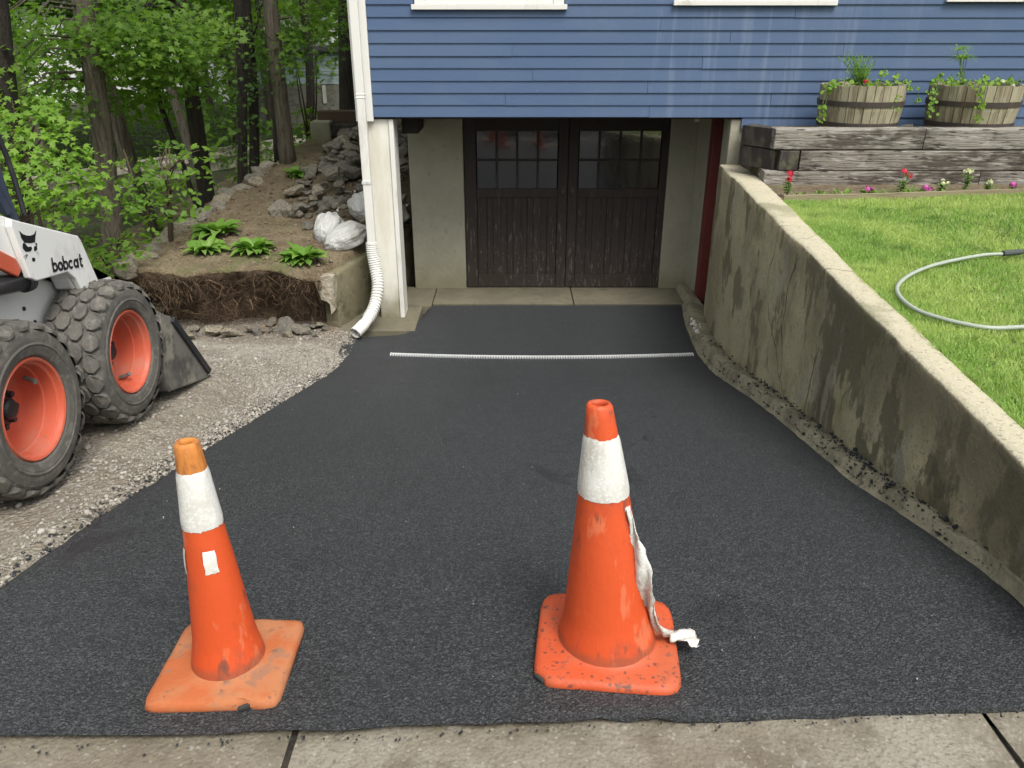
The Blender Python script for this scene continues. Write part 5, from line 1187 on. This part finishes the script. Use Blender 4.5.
sp = [(120, 168, 8.4, .22), (140, 180, 8.3, .26), (165, 175, 8.4, .26), (185, 160, 8.5, .24), (150, 200, 8.2, .25), (130, 195, 8.2, .22), (178, 195, 8.3, .26), (200, 150, 8.6, .16), (195, 178, 8.5, .2), (160, 215, 8.1, .2), (145, 160, 8.6, .2), (172, 145, 8.8, .18), (120, 215, 8.0, .2), (190, 210, 8.4, .18)]
shrub((-3.9, 8.5, .4), 1.4, 'tall bushy green sapling left of the hostas', leafMid, sp, 150, .10, 22, ovalP)
sp = [(95, 240, 7.6, .2), (110, 250, 7.5, .2), (125, 235, 7.8, .2), (98, 260, 7.4, .16), (135, 250, 7.7, .16), (112, 265, 7.5, .14), (145, 232, 7.9, .16)]
shrub((-4.3, 7.7, .1), .8, 'low green shrub by the end of the loader arm', leafMid, sp, 150, .09, 23, ovalP, 'shrub', cat_='shrub')
sp = [(300, 125, 14.5, .4), (318, 128, 14.5, .3), (312, 135, 14, .35), (298, 140, 14.2, .35), (305, 110, 15, .3), (320, 143, 14, .25)]
shrub((-3.6, 14.3, 1.0), 1.6, 'green shrub between the bare trunk and the timber step', leafMid, sp, 120, .13, 24, mapleP, 'shrub', cat_='shrub')
# trees behind: four crowns shared
def far_crown(seed, h, wd, n, size):
    rng = np.random.default_rng(seed); sp = []
    for i in range(n):
        z = rng.uniform(.0, 1) ** .8 * h; a = rng.uniform(0, 6.28); q = wd * math.sin(math.pi * min(.97, .12 + .8 * z / h)) ** .6 * math.sqrt(rng.uniform(.25, 1))
        sp.append(((q * math.cos(a), q * math.sin(a), z + .4), rng.uniform(.5, 1.1), (rng.normal(0, .4), rng.normal(0, .4), 1)))
    P, Nn, S = spray_leaves(sp, 34, size, rng, .22, .4); X, Y, Z = frames(Nn, rng); return scatter_mesh('crown', ovalP, P, S, X, Y, Z, leafMid, None, seed, link=False)
FC = [far_crown(200 + i, 9 + i, 2.6 + .3 * i, 95, .21) for i in range(3)]
FCd = []
for f in FC: g = f.copy(); g.materials.clear(); g.materials.append(leafDark); FCd.append(g)
spots = [(100, 21, 1), (180, 18, 0), (225, 21, 0), (262, 24, 0), (5, 18, 0), (-40, 15, 0), (200, 28, 0), (245, 30, 0), (345, 30, 0), (-80, 17, 1), (-140, 18, 0), (-60, 25, 1), (190, 37, 0), (255, 38, 1), (310, 38, 0), (350, 40, 1)]
rr = random.Random(8)
for i, (px, Y, dk) in enumerate(spots):
    p = at_y(px, 40, Y); zb = .25 if Y < 24 else .1
    root = empty('woodland_tree', (p.x, Y, zb), (0, 0, rr.uniform(0, 6.28))); tag(root, 'leafy tree deep in the woods behind the near trunks', 'tree', 'trees deep in the woods')
    tr_ = MB(); h = rr.uniform(6, 8); tr_.tube([(0, 0, -.3), (0, 0, .3), (rr.gauss(0, .15), rr.gauss(0, .15), h * .5), (rr.gauss(0, .3), rr.gauss(0, .3), h)], [.2, .14, .11, .05], 8); tr_.build('trunk', barkB if dk else barkA, root, smooth=True)
    c = bpy.data.objects.new('crown', (FCd if dk else FC)[rr.randrange(3)]); COL.objects.link(c); c.parent = root; s = rr.uniform(.85, 1.15); c.scale = (s, s, s * rr.uniform(.85, 1.05)); c.location = (0, 0, rr.uniform(.2, .9) if i % 2 else 2.3)
# pale house far beyond the woods
hs_ = empty('pale_house', (-17, 38, -.2)); tag(hs_, 'pale house glimpsed through gaps far behind the woods', 'house')
mb = MB(); mb.box((0, 0, 1.9), (19, 6, 4.4)); mb.build('wall', mat('pale_siding', (.78, .78, .76), .8), hs_); mb = MB(); mb.prism([(-3.4, 4.1), (0, 6.0), (3.4, 4.1)], lambda a, b, t: (t, a, b), -9.9, 9.9); mb.build('roof', roofm, hs_)
for wx in (-7, -4, -1, 2, 5, 8): mb = MB(); mb.box((wx, -3.03, 2.6), (.95, .06, 1.3)); w1 = mb.build('window', winglass, hs_)
# undergrowth
rng = np.random.default_rng(44); n = 26000; U = rng.random((n, 2)); yy = 7.2 + 24 * U[:, 1] ** 1.6; xx = -4.3 - 16 * U[:, 0] ** 1.2
keep = np.array([fbm(a, b, 1, .5) > -.25 for a, b in zip(xx, yy)]); xx, yy = xx[keep], yy[keep]; n = len(xx)
P = np.stack([xx, yy, .30 + .34 * rng.random(n) ** 2 + .12 * np.array([fbm(a, b, 4, .35) for a, b in zip(xx, yy)])], 1); Nn = rng.normal(0, .5, (n, 3)) + [0, -.2, 1]; X, Y, Z = frames(Nn, rng)
g = scatter_mesh('undergrowth', ovalP, P, .07 + .07 * rng.random(n), X, Y, Z, leafMid, seed=3); tag(g, 'low green leaves covering the woodland floor', 'undergrowth', kind='stuff')
# far foliage mass closing the woods
sp = []
for i in range(220):
    x = rng.uniform(-42, 2); z = rng.uniform(0, 1) ** 1.6 * 6; sp.append(((x, 44 + rng.normal(0, 2.5), z), rng.uniform(1.0, 2.2), (rng.normal(0, .4), -.6, 1)))
P, Nn, S = spray_leaves(sp, 5, .55, rng, .3, .3); X, Y, Z = frames(Nn, rng)
g = scatter_mesh('far_woods', ovalP, P, S, X, Y, Z, leafMid, seed=9); tag(g, 'far mass of dark green woods', 'woods', kind='stuff')
# pale fence in the hollow
A_, B_ = Vector((-9.5, 10.9, .1)), Vector((-5.0, 19.5, .1)); d = B_ - A_; n = 70
fr_ = empty('pale_fence', A_); tag(fr_, 'long pale board fence beyond the tree trunks', 'fence')
mb = MB(); ang = math.atan2(d.y, d.x)
for i in range(n): c = d * (i + .5) / n; mb.box((c.x, c.y, .22), (d.length / n - .012, .02, .62 + .01 * (i % 3)), ang)
mb.build('boards', fencem, fr_)
mb = MB(); 
for z in (.1, .42): mb.box((d.x / 2 + .05, d.y / 2, z), (d.length, .05, .08), ang)
mb.box((d.x / 2, d.y / 2, .555), (d.length, .06, .03), ang); mb.build('rails', fencem, fr_)
# grey shed behind the trunks
p = at_y(335, 130, 26); sh = empty('shed', (p.x - .3, 26, .3)); tag(sh, 'grey blue shed on a block base, far behind the trunks', 'shed')
mb = MB(); 
for i in range(6): mb.box((0, 0, 1.30 + i * .14), (3.2, 3.0, .128))
mb.box((0, 0, 1.68), (3.17, 2.97, .86)); mb.build('siding', greysiding, sh)
MB().box((0, 0, .60), (3.26, 3.06, 1.24)).build('block_base', stonewall, sh); mb = MB(); mb.box((0, 0, 2.16), (3.5, 3.3, .07)); mb.box((0, 0, 2.225), (3.2, 2.9, .06)); mb.build('roof', roofm, sh)
mb = MB(); mb.box((.42, -1.55, .95), (.10, .03, .5)); mb.build('post', white, sh)
# house across the street, seen only in the door glass
ho = empty('street_house', (2.5, -17, 1.2)); tag(ho, 'pale house with dark windows across the street', 'house')
mb = MB(); mb.box((0, -4, 3), (11, 8, 6)); mb.build('wall', white, ho); mb = MB(); mb.prism([(-8.5, 5.9), (-4, 8.8), (.5, 5.9)], lambda a, b, t: (t, a, b), -5.8, 5.8); mb.build('roof', roofm, ho)
for wx in (-4, -1.6, 1.6, 4):
    for wz in (1.7, 4.4): mb = MB(); mb.box((wx, .03, wz), (1, .06, 1.5)); mb.build('window', winglass, ho)
# trees and a house across the street, seen only in the door glass
for i, (x, y) in enumerate(((-9, -13), (-4.8, -12.5), (9.5, -13), (13, -12), (-14, -12), (-1, -11.5))):
    root = empty('street_tree', (x, y, 1.15), (0, 0, i * 1.3)); tag(root, 'leafy tree across the street', 'tree', 'trees across the street')
    MB().tube([(0, 0, -.3), (0, 0, 3), (.1, .1, 7)], [.2, .16, .08], 8).build('trunk', barkB, root, smooth=True)
    c = bpy.data.objects.new('crown', FCd[i % 3]); COL.objects.link(c); c.parent = root; c.location = (0, 0, .4 + (i % 2) * .8)
